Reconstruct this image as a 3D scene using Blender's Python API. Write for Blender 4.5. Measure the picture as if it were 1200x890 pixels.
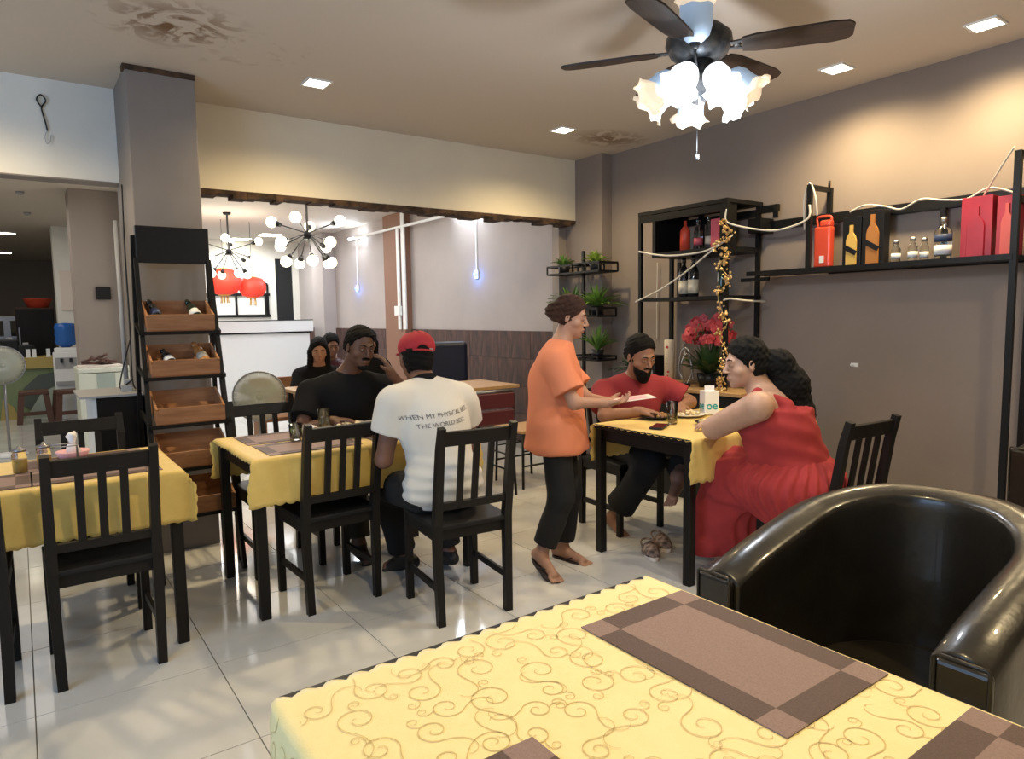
import bpy, math, random
import numpy as np
from mathutils import Vector, Matrix
from mathutils.bvhtree import BVHTree

for o in list(bpy.data.objects): bpy.data.objects.remove(o, do_unlink=True)
SC = bpy.context.scene
COL = SC.collection
PI = math.pi
R_ = math.radians
random.seed(7)

# ------------------------------------------------------------------ camera
CAM_H = 1.38; F_PX = 805.0; PITCH = R_(5.35); ROLL = -0.0155; TH = R_(35.6)
cd = bpy.data.cameras.new('camera'); cam = bpy.data.objects.new('camera', cd); COL.objects.link(cam)
c_, s_ = math.cos(TH), math.sin(TH)
rt = Vector((c_, -s_, 0)); fw = Vector((s_*math.cos(PITCH), c_*math.cos(PITCH), -math.sin(PITCH)))
dn = fw.cross(rt)
ix = rt*math.cos(ROLL) - dn*math.sin(ROLL)
iy = rt*math.sin(ROLL) + dn*math.cos(ROLL)
cam.matrix_world = Matrix(((ix.x, -iy.x, -fw.x, 0), (ix.y, -iy.y, -fw.y, 0), (ix.z, -iy.z, -fw.z, CAM_H), (0, 0, 0, 1)))
cd.sensor_fit = 'HORIZONTAL'; cd.sensor_width = 36.0; cd.lens = F_PX/1200*36; cd.clip_start = 0.02; cd.clip_end = 60
SC.camera = cam

# ------------------------------------------------------------------ world, exposure, big lights
w = bpy.data.worlds.new('world'); SC.world = w; w.use_nodes = True
w.node_tree.nodes['Background'].inputs[0].default_value = (0.5, 0.6, 0.8, 1)
w.node_tree.nodes['Background'].inputs[1].default_value = 0.05
SC.view_settings.view_transform = 'Standard'; SC.view_settings.look = 'None'
SC.view_settings.gamma = 1.0; SC.view_settings.use_curve_mapping = False
SC.view_settings.exposure = 0.55

def lamp(kind, name, loc, power, col, rot=(0, 0, 0), parent=None, **kw):
    l = bpy.data.lights.new(name, kind); l.energy = power; l.color = col
    for k, v in kw.items(): setattr(l, k, v)
    o = bpy.data.objects.new(name, l); COL.objects.link(o); o.location = loc; o.rotation_euler = rot
    if parent: o.parent = parent
    return o
COOL = (0.42, 0.66, 1.0); WARM = (1.0, 0.77, 0.43); WHITE = (0.90, 0.95, 1.0)
# daylight coming through the shop front on the left of the camera
lamp('AREA', 'shopfront_daylight', (-2.6, 1.2, 1.7), 54, COOL, (R_(90), 0, R_(-65)), shape='RECTANGLE', size=2.6, size_y=1.8)
# tube lights over the rear dining area and the kitchen side
lamp('AREA', 'rear_room_light', (2.6, 8.2, 2.7), 46, WHITE, (0, 0, 0), shape='RECTANGLE', size=2.6, size_y=4.0)
lamp('AREA', 'rear_bar_light', (3.0, 12.1, 2.7), 40, WHITE, (0, 0, 0), shape='RECTANGLE', size=2.0, size_y=1.0)
lamp('AREA', 'kitchen_light', (-0.8, 9.5, 2.7), 34, (1, .93, .84), (0, 0, 0), shape='RECTANGLE', size=2.0, size_y=5.0)

# ------------------------------------------------------------------ materials
def mat(name, col, rough=0.6, metal=0.0, noise=None, nscale=8.0, bump=0.0, bscale=40.0, emis=None, estr=0.0,
        trans=0.0, ior=1.45, spec=0.5, coat=0.0, wave=None, alpha=1.0, sheen=0.0, stretch=None):
    m = bpy.data.materials.new(name); m.use_nodes = True; nt = m.node_tree; b = nt.nodes['Principled BSDF']
    b.inputs['Base Color'].default_value = (*col, 1); b.inputs['Roughness'].default_value = rough
    b.inputs['Metallic'].default_value = metal; b.inputs['IOR'].default_value = ior
    b.inputs['Specular IOR Level'].default_value = spec; b.inputs['Transmission Weight'].default_value = trans
    b.inputs['Coat Weight'].default_value = coat; b.inputs['Alpha'].default_value = alpha
    b.inputs['Sheen Weight'].default_value = sheen
    if emis: b.inputs['Emission Color'].default_value = (*emis, 1); b.inputs['Emission Strength'].default_value = estr
    tc = nt.nodes.new('ShaderNodeTexCoord'); src = tc.outputs['Object']
    if stretch:
        mp = nt.nodes.new('ShaderNodeMapping'); mp.inputs['Scale'].default_value = stretch
        nt.links.new(src, mp.inputs['Vector']); src = mp.outputs['Vector']
    if noise is not None or wave is not None:
        n = nt.nodes.new('ShaderNodeTexNoise'); n.inputs['Scale'].default_value = nscale; n.inputs['Detail'].default_value = 5
        nt.links.new(src, n.inputs['Vector'])
        r = nt.nodes.new('ShaderNodeValToRGB'); r.color_ramp.elements[0].position = 0.35; r.color_ramp.elements[1].position = 0.68
        c2 = noise if noise is not None else wave
        r.color_ramp.elements[0].color = (*col, 1); r.color_ramp.elements[1].color = (*c2, 1)
        nt.links.new(n.outputs['Fac'], r.inputs['Fac']); nt.links.new(r.outputs['Color'], b.inputs['Base Color'])
    if bump > 0:
        n2 = nt.nodes.new('ShaderNodeTexNoise'); n2.inputs['Scale'].default_value = bscale; n2.inputs['Detail'].default_value = 4
        nt.links.new(src, n2.inputs['Vector'])
        bp = nt.nodes.new('ShaderNodeBump'); bp.inputs['Strength'].default_value = bump; bp.inputs['Distance'].default_value = 0.01
        nt.links.new(n2.outputs['Fac'], bp.inputs['Height']); nt.links.new(bp.outputs['Normal'], b.inputs['Normal'])
    return m
M = {}
M['ceiling'] = mat('ceiling_paint', (.60, .54, .47), .8, bump=.06, bscale=3)
M['white_wall'] = mat('white_wall_paint', (.80, .78, .72), .7, noise=(.74, .72, .66), nscale=3, bump=.05, bscale=5)
M['cream_wall'] = mat('cream_wall_paint', (.78, .71, .56), .7, noise=(.73, .66, .52), nscale=2, bump=.04, bscale=5)
M['taupe'] = mat('taupe_wall_paint', (.26, .212, .182), .75, noise=(.23, .187, .16), nscale=1.6, bump=.05, bscale=6)
M['taupe_light'] = mat('grey_rear_wall_paint', (.42, .37, .355), .7, noise=(.38, .34, .325), nscale=2)
M['column'] = mat('column_paint', (.23, .20, .18), .6, noise=(.20, .175, .16), nscale=3)
M['column_rear'] = mat('rear_column_paint', (.30, .25, .215), .7)
M['brown_pilaster'] = mat('brown_pilaster_paint', (.24, .125, .08), .6)
M['raw_edge'] = mat('raw_broken_edge', (.10, .055, .03), .9, noise=(.02, .012, .008), nscale=14, bump=.6, bscale=30)
M['grout'] = mat('floor_grout', (.20, .19, .17), .8)
M['black_wood'] = mat('black_brown_wood', (.0065, .0055, .005), .45, noise=(.011, .009, .008), nscale=6, bump=.08, bscale=60, stretch=(1, 1, .15), spec=.3)
M['black_seat'] = mat('black_seat_wood', (.010, .010, .011), .52, spec=.3)
M['black_metal'] = mat('black_metal', (.007, .007, .007), .45, .1, spec=.3)
M['black_plastic'] = mat('black_plastic', (.008, .008, .009), .4, spec=.35)
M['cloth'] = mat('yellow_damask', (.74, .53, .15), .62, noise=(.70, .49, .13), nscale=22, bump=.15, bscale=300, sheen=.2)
M['cloth_lit'] = mat('lit_yellow_damask', (.88, .74, .35), .55, noise=(.84, .70, .31), nscale=22, bump=.15, bscale=300, sheen=.3)  # paler copy of the yellow damask, with the top's sheen put into the colour
M['embroid'] = mat('scroll_embroidery', (.62, .46, .16), .5, sheen=.2)
M['mat_dark'] = mat('placemat_border_weave', (.085, .050, .042), .6, noise=(.11, .068, .058), nscale=300, bump=.3, bscale=500)
M['mat_light'] = mat('placemat_centre_weave', (.23, .15, .13), .6, noise=(.28, .19, .17), nscale=300, bump=.3, bscale=500)
M['leather'] = mat('black_leather', (.012, .010, .008), .32, noise=(.017, .014, .010), nscale=8, bump=.25, bscale=14, coat=.25)
M['crate'] = mat('crate_pine', (.36, .17, .075), .55, noise=(.25, .11, .045), nscale=7, stretch=(1, 8, 8), bump=.1)
M['wood_top'] = mat('light_wood_top', (.45, .28, .13), .5, noise=(.36, .21, .09), nscale=7, stretch=(8, 1, 8))
M['glass'] = mat('clear_glass', (.9, .93, .92), .03, trans=1.0, ior=1.45)
M['tea'] = mat('amber_drink', (.75, .62, .30), .1, trans=.85)
M['green_bottle'] = mat('green_bottle_glass', (.010, .022, .010), .08, coat=.4)
M['dark_bottle'] = mat('dark_bottle_glass', (.008, .008, .009), .08, coat=.4)
M['label_cream'] = mat('cream_label', (.62, .55, .42), .6)
M['label_white'] = mat('white_label', (.78, .80, .80), .6)
M['label_blue'] = mat('blue_black_label', (.03, .05, .12), .5)
M['red_box'] = mat('crimson_gift_box', (.42, .02, .04), .4, noise=(.30, .012, .03), nscale=6)
M['red_orange'] = mat('orange_red_bottle', (.62, .07, .035), .35)
M['gold_label'] = mat('gold_label', (.62, .40, .10), .45)
M['amber_bottle'] = mat('amber_bottle', (.40, .17, .05), .15)
M['gold'] = mat('gold_foil', (.62, .40, .15), .3, .9, noise=(.75, .55, .28), nscale=30)
M['pink_box'] = mat('pink_carton', (.60, .10, .13), .5)
M['leaf'] = mat('fern_leaf', (.10, .22, .035), .5, noise=(.20, .34, .06), nscale=9)
M['leaf_bright'] = mat('bright_leaf', (.24, .36, .05), .5, noise=(.38, .48, .10), nscale=9)
M['leaf_dark'] = mat('dark_leaf', (.025, .06, .02), .5, noise=(.05, .10, .03), nscale=9)
M['petal'] = mat('red_petal', (.42, .03, .04), .5, noise=(.55, .07, .08), nscale=12)
M['white_plastic'] = mat('white_plastic', (.78, .79, .78), .4)
M['cable'] = mat('white_cable', (.58, .56, .50), .5)
M['grey_plastic'] = mat('grey_plastic', (.35, .35, .36), .5)
M['porcelain'] = mat('white_porcelain', (.75, .74, .71), .2, coat=.3)
M['paper'] = mat('paper', (.75, .66, .58), .7)
M['rice'] = mat('rice', (.78, .70, .50), .6, noise=(.60, .42, .18), nscale=60, bump=.5, bscale=120)
M['greens'] = mat('salad_greens', (.12, .22, .05), .5, noise=(.55, .52, .30), nscale=40)
M['curry'] = mat('brown_food', (.20, .09, .03), .4, noise=(.42, .24, .08), nscale=50)
M['tissue'] = mat('white_tissue', (.85, .83, .83), .8)
M['pink'] = mat('pink_plastic', (.75, .42, .46), .5)
M['teal'] = mat('teal_print', (.02, .35, .38), .5)
M['blue_jug'] = mat('blue_water_jug', (.02, .14, .50), .15, trans=.2)
M['red_lantern'] = mat('red_lantern_silk', (.72, .05, .03), .5, emis=(.9, .06, .03), estr=.25)
M['tassel'] = mat('gold_tassel', (.8, .5, .15), .5)
M['globe'] = mat('opal_globe', (.9, .85, .75), .3, emis=(1, .86, .62), estr=2.2)
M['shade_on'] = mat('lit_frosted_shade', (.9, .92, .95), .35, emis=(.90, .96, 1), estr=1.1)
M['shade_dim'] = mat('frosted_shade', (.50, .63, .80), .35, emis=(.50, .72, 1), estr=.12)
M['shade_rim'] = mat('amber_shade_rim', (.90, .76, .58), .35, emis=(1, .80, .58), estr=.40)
M['downlight'] = mat('downlight_diffuser', (1, 1, 1), .4, emis=(1, .93, .72), estr=9)
M['tube'] = mat('tube_light_diffuser', (1, 1, 1), .4, emis=(.85, .95, 1), estr=14)
M['blue_led'] = mat('blue_led', (.05, .15, 1), .4, emis=(.03, .12, 1), estr=18)
M['fan_metal'] = mat('antique_fan_metal', (.02, .024, .03), .4, .4, noise=(.08, .075, .07), nscale=25)
M['fan_blade'] = mat('dark_fan_blade', (.022, .014, .010), .5, noise=(.045, .026, .016), nscale=6, stretch=(1, 10, 1))
M['navy'] = mat('navy_vinyl', (.008, .013, .035), .4)
M['maroon'] = mat('maroon_vinyl', (.10, .018, .022), .45)
M['dark_door'] = mat('dark_doorway', (.012, .013, .015), .7)
M['mural_green'] = mat('mural_green', (.20, .26, .13), .6)
M['mural_grey'] = mat('mural_grey', (.09, .11, .10), .6)
M['mural_yellow'] = mat('mural_yellow', (.42, .32, .10), .6)
M['mural_pale'] = mat('mural_pale', (.38, .44, .38), .6)
M['steel'] = mat('brushed_steel', (.32, .32, .33), .35, .9)
M['freezer'] = mat('cream_freezer_enamel', (.72, .74, .62), .35)
M['brown_plastic'] = mat('brown_plastic', (.10, .045, .03), .5)
M['fan_mesh'] = mat('grey_mesh_cover', (.45, .46, .38), .6, alpha=.55)

# tile: polished porcelain, faint cloudy veining
def tile_mat():
    m = mat('polished_porcelain_tile', (.58, .56, .52), .10, spec=.5)
    nt = m.node_tree; b = nt.nodes['Principled BSDF']
    g = nt.nodes.new('ShaderNodeNewGeometry')
    n = nt.nodes.new('ShaderNodeTexNoise'); n.inputs['Scale'].default_value = 2.2; n.inputs['Detail'].default_value = 6
    n.inputs['Distortion'].default_value = 1.2
    nt.links.new(g.outputs['Position'], n.inputs['Vector'])
    r = nt.nodes.new('ShaderNodeValToRGB')
    r.color_ramp.elements[0].position = .3; r.color_ramp.elements[1].position = .72
    r.color_ramp.elements[0].color = (.52, .51, .48, 1); r.color_ramp.elements[1].color = (.64, .63, .60, 1)
    nt.links.new(n.outputs['Fac'], r.inputs['Fac']); nt.links.new(r.outputs['Color'], b.inputs['Base Color'])
    return m
M['tile'] = tile_mat()

# ceiling with brown damp stains at fixed places
def stain_ceiling():
    m = M['ceiling']; nt = m.node_tree; b = nt.nodes['Principled BSDF']
    g = nt.nodes.new('ShaderNodeNewGeometry')
    fac = None
    for (x, y, rx, ry, thr, st) in ((.72, 3.75, .36, .32, .47, .95), (.35, 3.2, .5, .35, .56, .4), (4.02, 4.2, .36, .26, .40, .8), (1.0, 3.9, .5, .3, .55, .35)):
        mp = nt.nodes.new('ShaderNodeMapping'); mp.vector_type = 'POINT'
        mp.inputs['Location'].default_value = (-x/rx, -y/ry, 0); mp.inputs['Scale'].default_value = (1/rx, 1/ry, 0)
        nt.links.new(g.outputs['Position'], mp.inputs['Vector'])
        ln = nt.nodes.new('ShaderNodeVectorMath'); ln.operation = 'LENGTH'; nt.links.new(mp.outputs[0], ln.inputs[0])
        n = nt.nodes.new('ShaderNodeTexNoise'); n.inputs['Scale'].default_value = 7; n.inputs['Detail'].default_value = 8; n.inputs['Distortion'].default_value = 1.5
        nt.links.new(g.outputs['Position'], n.inputs['Vector'])
        fall = nt.nodes.new('ShaderNodeMapRange'); fall.inputs[1].default_value = 1.1; fall.inputs[2].default_value = .2
        nt.links.new(ln.outputs['Value'], fall.inputs[0])
        nr = nt.nodes.new('ShaderNodeMapRange'); nr.inputs[1].default_value = thr; nr.inputs[2].default_value = thr+.1; nr.inputs[4].default_value = st
        nt.links.new(n.outputs['Fac'], nr.inputs[0])
        mu = nt.nodes.new('ShaderNodeMath'); mu.operation = 'MULTIPLY'
        nt.links.new(fall.outputs[0], mu.inputs[0]); nt.links.new(nr.outputs[0], mu.inputs[1])
        if fac is None: fac = mu.outputs[0]
        else:
            ad = nt.nodes.new('ShaderNodeMath'); ad.operation = 'MAXIMUM'
            nt.links.new(fac, ad.inputs[0]); nt.links.new(mu.outputs[0], ad.inputs[1]); fac = ad.outputs[0]
    mx = nt.nodes.new('ShaderNodeMixRGB'); mx.inputs[1].default_value = (.60, .54, .47, 1); mx.inputs[2].default_value = (.17, .085, .03, 1)
    nt.links.new(fac, mx.inputs[0]); nt.links.new(mx.outputs[0], b.inputs['Base Color'])
stain_ceiling()

# rear wainscot: mottled brown stone
M['wainscot'] = mat('mottled_brown_stone', (.028, .015, .015), .5, noise=(.105, .046, .034), nscale=9, bump=.3, bscale=20, stretch=(1, 2, .5))

# ------------------------------------------------------------------ mesh helpers
class MB:
    def __init__(s): s.v = []; s.f = []; s.sm = []
    def add(s, vs, fs, smooth=False):
        n = len(s.v); s.v += [tuple(v) for v in vs]
        for f in fs: s.f.append(tuple(i+n for i in f)); s.sm.append(smooth)
        return s
    def box(s, c, d, rz=0, R=None):
        x, y, z = d[0]/2, d[1]/2, d[2]/2
        vs = [Vector((i*x, j*y, k*z)) for k in (-1, 1) for j in (-1, 1) for i in (-1, 1)]
        Rm = R if R is not None else Matrix.Rotation(rz, 3, 'Z')
        c = Vector(c)
        vs = [Rm @ v + c for v in vs]
        return s.add(vs, [(0, 2, 3, 1), (4, 5, 7, 6), (0, 1, 5, 4), (2, 6, 7, 3), (0, 4, 6, 2), (1, 3, 7, 5)])
    def b2(s, x0, x1, y0, y1, z0, z1): return s.box(((x0+x1)/2, (y0+y1)/2, (z0+z1)/2), (abs(x1-x0), abs(y1-y0), abs(z1-z0)))
    def beam(s, p, q, w, h, up=(0, 0, 1), w2=None, h2=None):
        p = Vector(p); q = Vector(q); d = (q-p).normalized(); u = Vector(up)
        if abs(d.dot(u)) > .98: u = Vector((0, 1, 0))
        a = d.cross(u).normalized(); b = a.cross(d).normalized()
        w2 = w if w2 is None else w2; h2 = h if h2 is None else h2
        vs = []
        for (pt, ww, hh) in ((p, w, h), (q, w2, h2)):
            for (i, j) in ((-1, -1), (1, -1), (1, 1), (-1, 1)): vs.append(pt + a*(i*ww/2) + b*(j*hh/2))
        return s.add(vs, [(0, 1, 2, 3), (7, 6, 5, 4), (0, 4, 5, 1), (1, 5, 6, 2), (2, 6, 7, 3), (3, 7, 4, 0)])
    def tube(s, pts, r, n=8, cap=True):
        pts = [Vector(p) for p in pts]; m = len(pts); rs = r if isinstance(r, (list, tuple)) else [r]*m
        vs = []; prev = None
        for i, p in enumerate(pts):
            d = (pts[min(i+1, m-1)] - pts[max(i-1, 0)]).normalized()
            if prev is None:
                a = d.cross(Vector((0, 0, 1)))
                if a.length < .1: a = d.cross(Vector((0, 1, 0)))
            else: a = prev - d*prev.dot(d)
            a.normalize(); prev = a; b = d.cross(a)
            for k in range(n):
                t = 2*PI*k/n; vs.append(p + a*(math.cos(t)*rs[i]) + b*(math.sin(t)*rs[i]))
        fs = []
        for i in range(m-1):
            for k in range(n): k2 = (k+1) % n; fs.append((i*n+k, i*n+k2, (i+1)*n+k2, (i+1)*n+k))
        s.add(vs, fs, True)
        if cap:
            N = len(s.v)-m*n
            s.f.append(tuple(N+k for k in range(n))[::-1]); s.sm.append(False)
            s.f.append(tuple(N+(m-1)*n+k for k in range(n))); s.sm.append(False)
        return s
    def lathe(s, prof, c=(0, 0, 0), n=20, R=None, ripple=None):
        vs = []; c = Vector(c)
        for (r, z) in prof:
            for k in range(n):
                t = 2*PI*k/n; rr = r
                if ripple: rr, zz = ripple(r, z, t)
                else: zz = z
                v = Vector((rr*math.cos(t), rr*math.sin(t), zz))
                if R is not None: v = R @ v
                vs.append(v + c)
        fs = []
        for i in range(len(prof)-1):
            for k in range(n): k2 = (k+1) % n; fs.append((i*n+k, i*n+k2, (i+1)*n+k2, (i+1)*n+k))
        if prof[0][0] > 1e-4: fs.append(tuple(range(n))[::-1])
        if prof[-1][0] > 1e-4 and not ripple: fs.append(tuple((len(prof)-1)*n+k for k in range(n)))
        return s.add(vs, fs, True)
    def ball(s, c, r, n=12, sc=(1, 1, 1), R=None):
        m = max(4, n//2)
        vs = []; c = Vector(c)
        for i in range(1, m):
            a = PI*i/m
            for k in range(n):
                t = 2*PI*k/n; v = Vector((math.sin(a)*math.cos(t)*r*sc[0], math.sin(a)*math.sin(t)*r*sc[1], math.cos(a)*r*sc[2]))
                if R is not None: v = R @ v
                vs.append(v+c)
        z = Vector((0, 0, r*sc[2]))
        if R is not None: z = R @ z
        vs += [c+z, c-z]; T = (m-1)*n; fs = []
        for i in range(m-2):
            for k in range(n): k2 = (k+1) % n; fs.append((i*n+k, (i+1)*n+k, (i+1)*n+k2, i*n+k2))
        for k in range(n): k2 = (k+1) % n; fs.append((T, k, k2)); fs.append((T+1, (m-2)*n+k2, (m-2)*n+k))
        return s.add(vs, fs, True)
    def prism(s, poly, z0, z1):
        n = len(poly); vs = [(x, y, z0) for x, y in poly] + [(x, y, z1) for x, y in poly]
        fs = [tuple(range(n))[::-1], tuple(range(n, 2*n))] + [(i, (i+1) % n, n+(i+1) % n, n+i) for i in range(n)]
        return s.add(vs, fs)
    def mesh(s, name, m):
        me = bpy.data.meshes.new(name); me.from_pydata([tuple(v) for v in s.v], [], s.f)
        me.polygons.foreach_set('use_smooth', s.sm); me.materials.append(m if not isinstance(m, str) else M[m]); me.update(); return me
def obj(name, mb, m, parent=None, loc=None, rot=None, bevel=0, kind=None):
    me = mb.mesh(name, m) if isinstance(mb, MB) else mb
    o = bpy.data.objects.new(name, me); COL.objects.link(o)
    if parent is not None: o.parent = parent
    if loc is not None: o.location = loc
    if rot is not None: o.rotation_euler = rot
    if bevel:
        b = o.modifiers.new('bevel', 'BEVEL'); b.width = bevel; b.segments = 2; b.limit_method = 'ANGLE'; b.angle_limit = R_(40)
    if kind: o['kind'] = kind
    return o
def tag(o, label, cat, group=None):
    o['label'] = label; o['category'] = cat
    if group: o['group'] = group
    return o
def thing(name, label, cat, loc=(0, 0, 0), rz=0, group=None):
    o = bpy.data.objects.new(name, None); COL.objects.link(o); o.location = loc; o.rotation_euler = (0, 0, rz)
    o.empty_display_size = .05
    return tag(o, label, cat, group)
def struct(name, mb, m, parent=None, bevel=0):
    o = obj(name, mb, m, parent, bevel=bevel); o['kind'] = 'structure'; return o
def dup(root, loc, rz, label=None, group=None):
    def cp(o, par):
        c = o.copy(); COL.objects.link(c)
        if par is not None: c.parent = par
        for ch in o.children: cp(ch, c)
        return c
    r = cp(root, None); r.location = loc; r.rotation_euler = (0, 0, rz)
    if label: r['label'] = label
    if group: r['group'] = group
    return r
def smoothpath(pts, n=6):
    pts = [Vector(p) for p in pts]; out = []
    for i in range(len(pts)-1):
        p0 = pts[max(i-1, 0)]; p1 = pts[i]; p2 = pts[i+1]; p3 = pts[min(i+2, len(pts)-1)]
        for k in range(n):
            t = k/n
            out.append(.5*((2*p1)+(p2-p0)*t+(2*p0-5*p1+4*p2-p3)*t*t+(-p0+3*p1-3*p2+p3)*t**3))
    out.append(pts[-1]); return out

# ------------------------------------------------------------------ setting
XR = 4.43; YB = 4.96; ZC = 2.8; X0 = -3.2; Y0 = -2.2; Y1 = 13.3
fl = struct('floor', MB().b2(X0, XR+.1, Y0, 20.2, -.1, -.004), 'grout')
tm = MB(); T = .602; tm.box((0, 0, -.003), (T-.004, T-.004, .006)); tme = tm.mesh('tile', 'tile')
nt_ = 0
for i in range(-5, 8):
    for j in range(-3, 20):
        x = -.04 + T*(i+.5); y = 2.85 + T*(j-1+.5)
        if x > XR or y > Y1 or y < 1.2: continue
        if x < -1.6 or (y > 5.3 and x < -1.1): continue
        o = bpy.data.objects.new('tile', tme); COL.objects.link(o); o.parent = fl; o.location = (x, y, 0); nt_ += 1
# unseen remainder of the floor in front of and left of the view
struct('floor', MB().b2(X0, -1.65, 1.2, 13.3, -.004, -.001), 'tile', fl)
struct('floor', MB().b2(X0, XR, Y0, 1.04, -.004, -.001), 'tile', fl)
struct('floor', MB().b2(X0, XR, 13.3, 20.2, -.004, -.001), 'tile', fl)
struct('ceiling', MB().b2(X0, XR+.1, Y0, 20.2, ZC, ZC+.1), 'ceiling')
struct('wall_right', MB().b2(XR, XR+.12, Y0, 13.3, 0, ZC), 'taupe')
struct('wall_front', MB().b2(X0, XR, Y0-.1, Y0, 0, ZC), 'cream_wall')
struct('wall_left', MB().b2(X0-.1, X0, Y0, 20.2, 0, ZC), 'white_wall')
# partition beam across the opening, its lower edge left raw
struct('wall_back', MB().b2(.93, XR-.12, YB, YB+.14, 2.245, ZC), 'cream_wall')
struct('wall_back_left', MB().b2(X0, .60, YB, YB+.14, 2.235, ZC), 'white_wall')
rb = MB(); x = .95
while x < 4.31:
    dx = random.uniform(.05, .16); h = random.uniform(.018, .05)
    rb.b2(x, min(x+dx, 4.31), YB-.004-random.uniform(0, .006), YB+.145, 2.245-h, 2.25); x += dx
struct('trim_1', rb, 'raw_edge')
struct('trim_2', MB().b2(X0, .60, YB-.005, YB+.145, 2.229, 2.237), 'column')
# big square column in front of the beam
struct('trim_3', MB().b2(.575, .935, 4.44, 5.10, 0, ZC), 'column', bevel=.006)
struct('trim_4', MB().b2(.563, .9365, 4.43, 4.50, ZC-.03, ZC-.002), 'raw_edge')
# corner pilaster on the right wall
struct('trim_5', MB().b2(4.31, XR, 4.60, 5.16, 0, ZC), 'taupe', bevel=.004)
struct('trim_6', MB().b2(4.22, 4.31, 5.10, 5.20, 0, 2.245), 'column_rear')
# rear wall paint panels on the right wall beyond the opening (thin render coat)
struct('wall_right_rear', MB().b2(XR-.012, XR, 5.20, 13.2, 1.21, ZC), 'taupe_light')
wn = struct('wall_right_wainscot', MB().b2(XR-.02, XR, 5.20, 13.2, 0, 1.21), 'wainscot')
pn = MB(); pn.box((0, 0, 0), (.02, .597, .297)); pme = pn.mesh('stone_panel', 'wainscot')
for j in range(11):
    for k in range(4):
        o = bpy.data.objects.new('stone_panel', pme); COL.objects.link(o); o.parent = wn
        o.location = (XR-.024-random.uniform(0, .003), 5.5+.6*j, .16+.3*k)
struct('trim_7', MB().b2(4.31, XR, 8.50, 9.12, 0, ZC), 'brown_pilaster')
struct('trim_8', MB().b2(4.30, 4.32, 8.46, 8.55, 1.21, ZC), 'label_white')
# pale render strip and pilaster near the bar
struct('trim_9', MB().b2(4.20, XR, 11.25, 11.75, 0, ZC), 'taupe_light')
# far wall behind the bar, with the dark doorway
struct('wall_rear', MB().b2(1.3, 3.98, 13.1, 13.25, 0, ZC).b2(3.98, 4.30, 13.1, 13.25, 2.50, ZC).b2(4.30, XR, 13.1, 13.25, 0, ZC), 'white_wall')
struct('door_1', MB().b2(3.985, 4.295, 13.13, 13.2, 0, 2.50), 'dark_door')
# dividing wall between kitchen side and dining side, far back
struct('wall_divider', MB().b2(1.2, 1.32, 9.4, 13.25, 0, ZC), 'white_wall')
struct('wall_kitchen_rear', MB().b2(X0, 1.3, 19.3, 19.42, 0, ZC), 'column_rear')
struct('wall_kitchen_right', MB().b2(1.2, 1.32, 13.25, 19.4, 0, ZC), 'cream_wall')
# kitchen-side square column and notice wall end
struct('trim_10', MB().b2(.527, 1.02, 8.80, 9.25, 0, ZC), 'column_rear', bevel=.005)
struct('trim_11', MB().b2(.50, .90, 12.36, 12.75, 0, ZC), 'white_wall')
struct('trim_12', MB().b2(1.035, 1.10, 8.55, 9.6, 0, ZC), 'cream_wall')
# ------------------------------------------------------------------ ceiling lights
def downlight(x, y, power, label, spot=True):
    t = thing('ceiling_downlight', label, 'light', (x, y, ZC))
    f = MB()
    for sx in (-1, 1): f.box((sx*.069, 0, -.004), (.012, .15, .008)); f.box((0, sx*.069, -.004), (.126, .012, .008))
    obj('frame', f, 'white_plastic', t)
    obj('diffuser', MB().box((0, 0, -.003), (.126, .126, .004)), 'downlight', t)
    lamp('SPOT', 'downlight_lamp', (0, 0, -.03), power, WARM, parent=t, spot_size=R_(156), spot_blend=.8, shadow_soft_size=.06)
downlight(1.569, 4.176, 60, 'square downlight in the ceiling above the table of two men')
downlight(3.521, 4.189, 60, 'small square downlight in the ceiling left of the fan lights')
downlight(4.024, 2.282, 62, 'square downlight in the ceiling right of the fan blade tip')
downlight(4.049, 1.524, 62, 'square downlight nearest the top right corner of the ceiling')
for (x, y) in ((-.4, 4.18), (2.6, .2), (.75, .9)):
    lamp('SPOT', 'unseen_downlight', (x, y, ZC-.03), 70, WARM, spot_size=R_(156), spot_blend=.8, shadow_soft_size=.06)
for (x, y, l) in ((3.563, 11.94, 'flat ceiling light panel nearer the rear bar'), (3.3, 12.8, 'flat ceiling light panel farthest back above the rear bar')):
    t = thing('ceiling_panel_light', l, 'light', (x, y, ZC), group='rear ceiling panels')
    obj('frame', MB().box((0, 0, -.005), (.34, .34, .01)), 'white_plastic', t)
    obj('diffuser', MB().box((0, 0, -.012), (.3, .3, .006)), 'downlight', t)
for (x, y, l) in ((-.03, 13.47, 'small round ceiling light nearer in the kitchen side'), (-.1, 17.2, 'bright ceiling light far back in the kitchen side')):
    t = thing('kitchen_ceiling_light', l, 'light', (x, y, ZC))
    obj('frame', MB().lathe([(.13, -.001), (.13, -.02), (.11, -.025)], n=20), 'white_plastic', t)
    obj('diffuser', MB().lathe([(.11, -.021), (.10, -.03), (.0001, -.032)], n=20), 'downlight', t)
for (x, y, l) in ((.12, 9.3, 'small dark ceiling sensor nearer the kitchen column'), (.2, 11.0, 'small dark ceiling sensor farther from the kitchen column')):
    tag(obj('ceiling_sensor', MB().lathe([(.04, 0), (.04, -.02), (.02, -.035), (.0001, -.036)], n=12), 'grey_plastic', loc=(x, y, ZC)), l, 'sensor')

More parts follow.
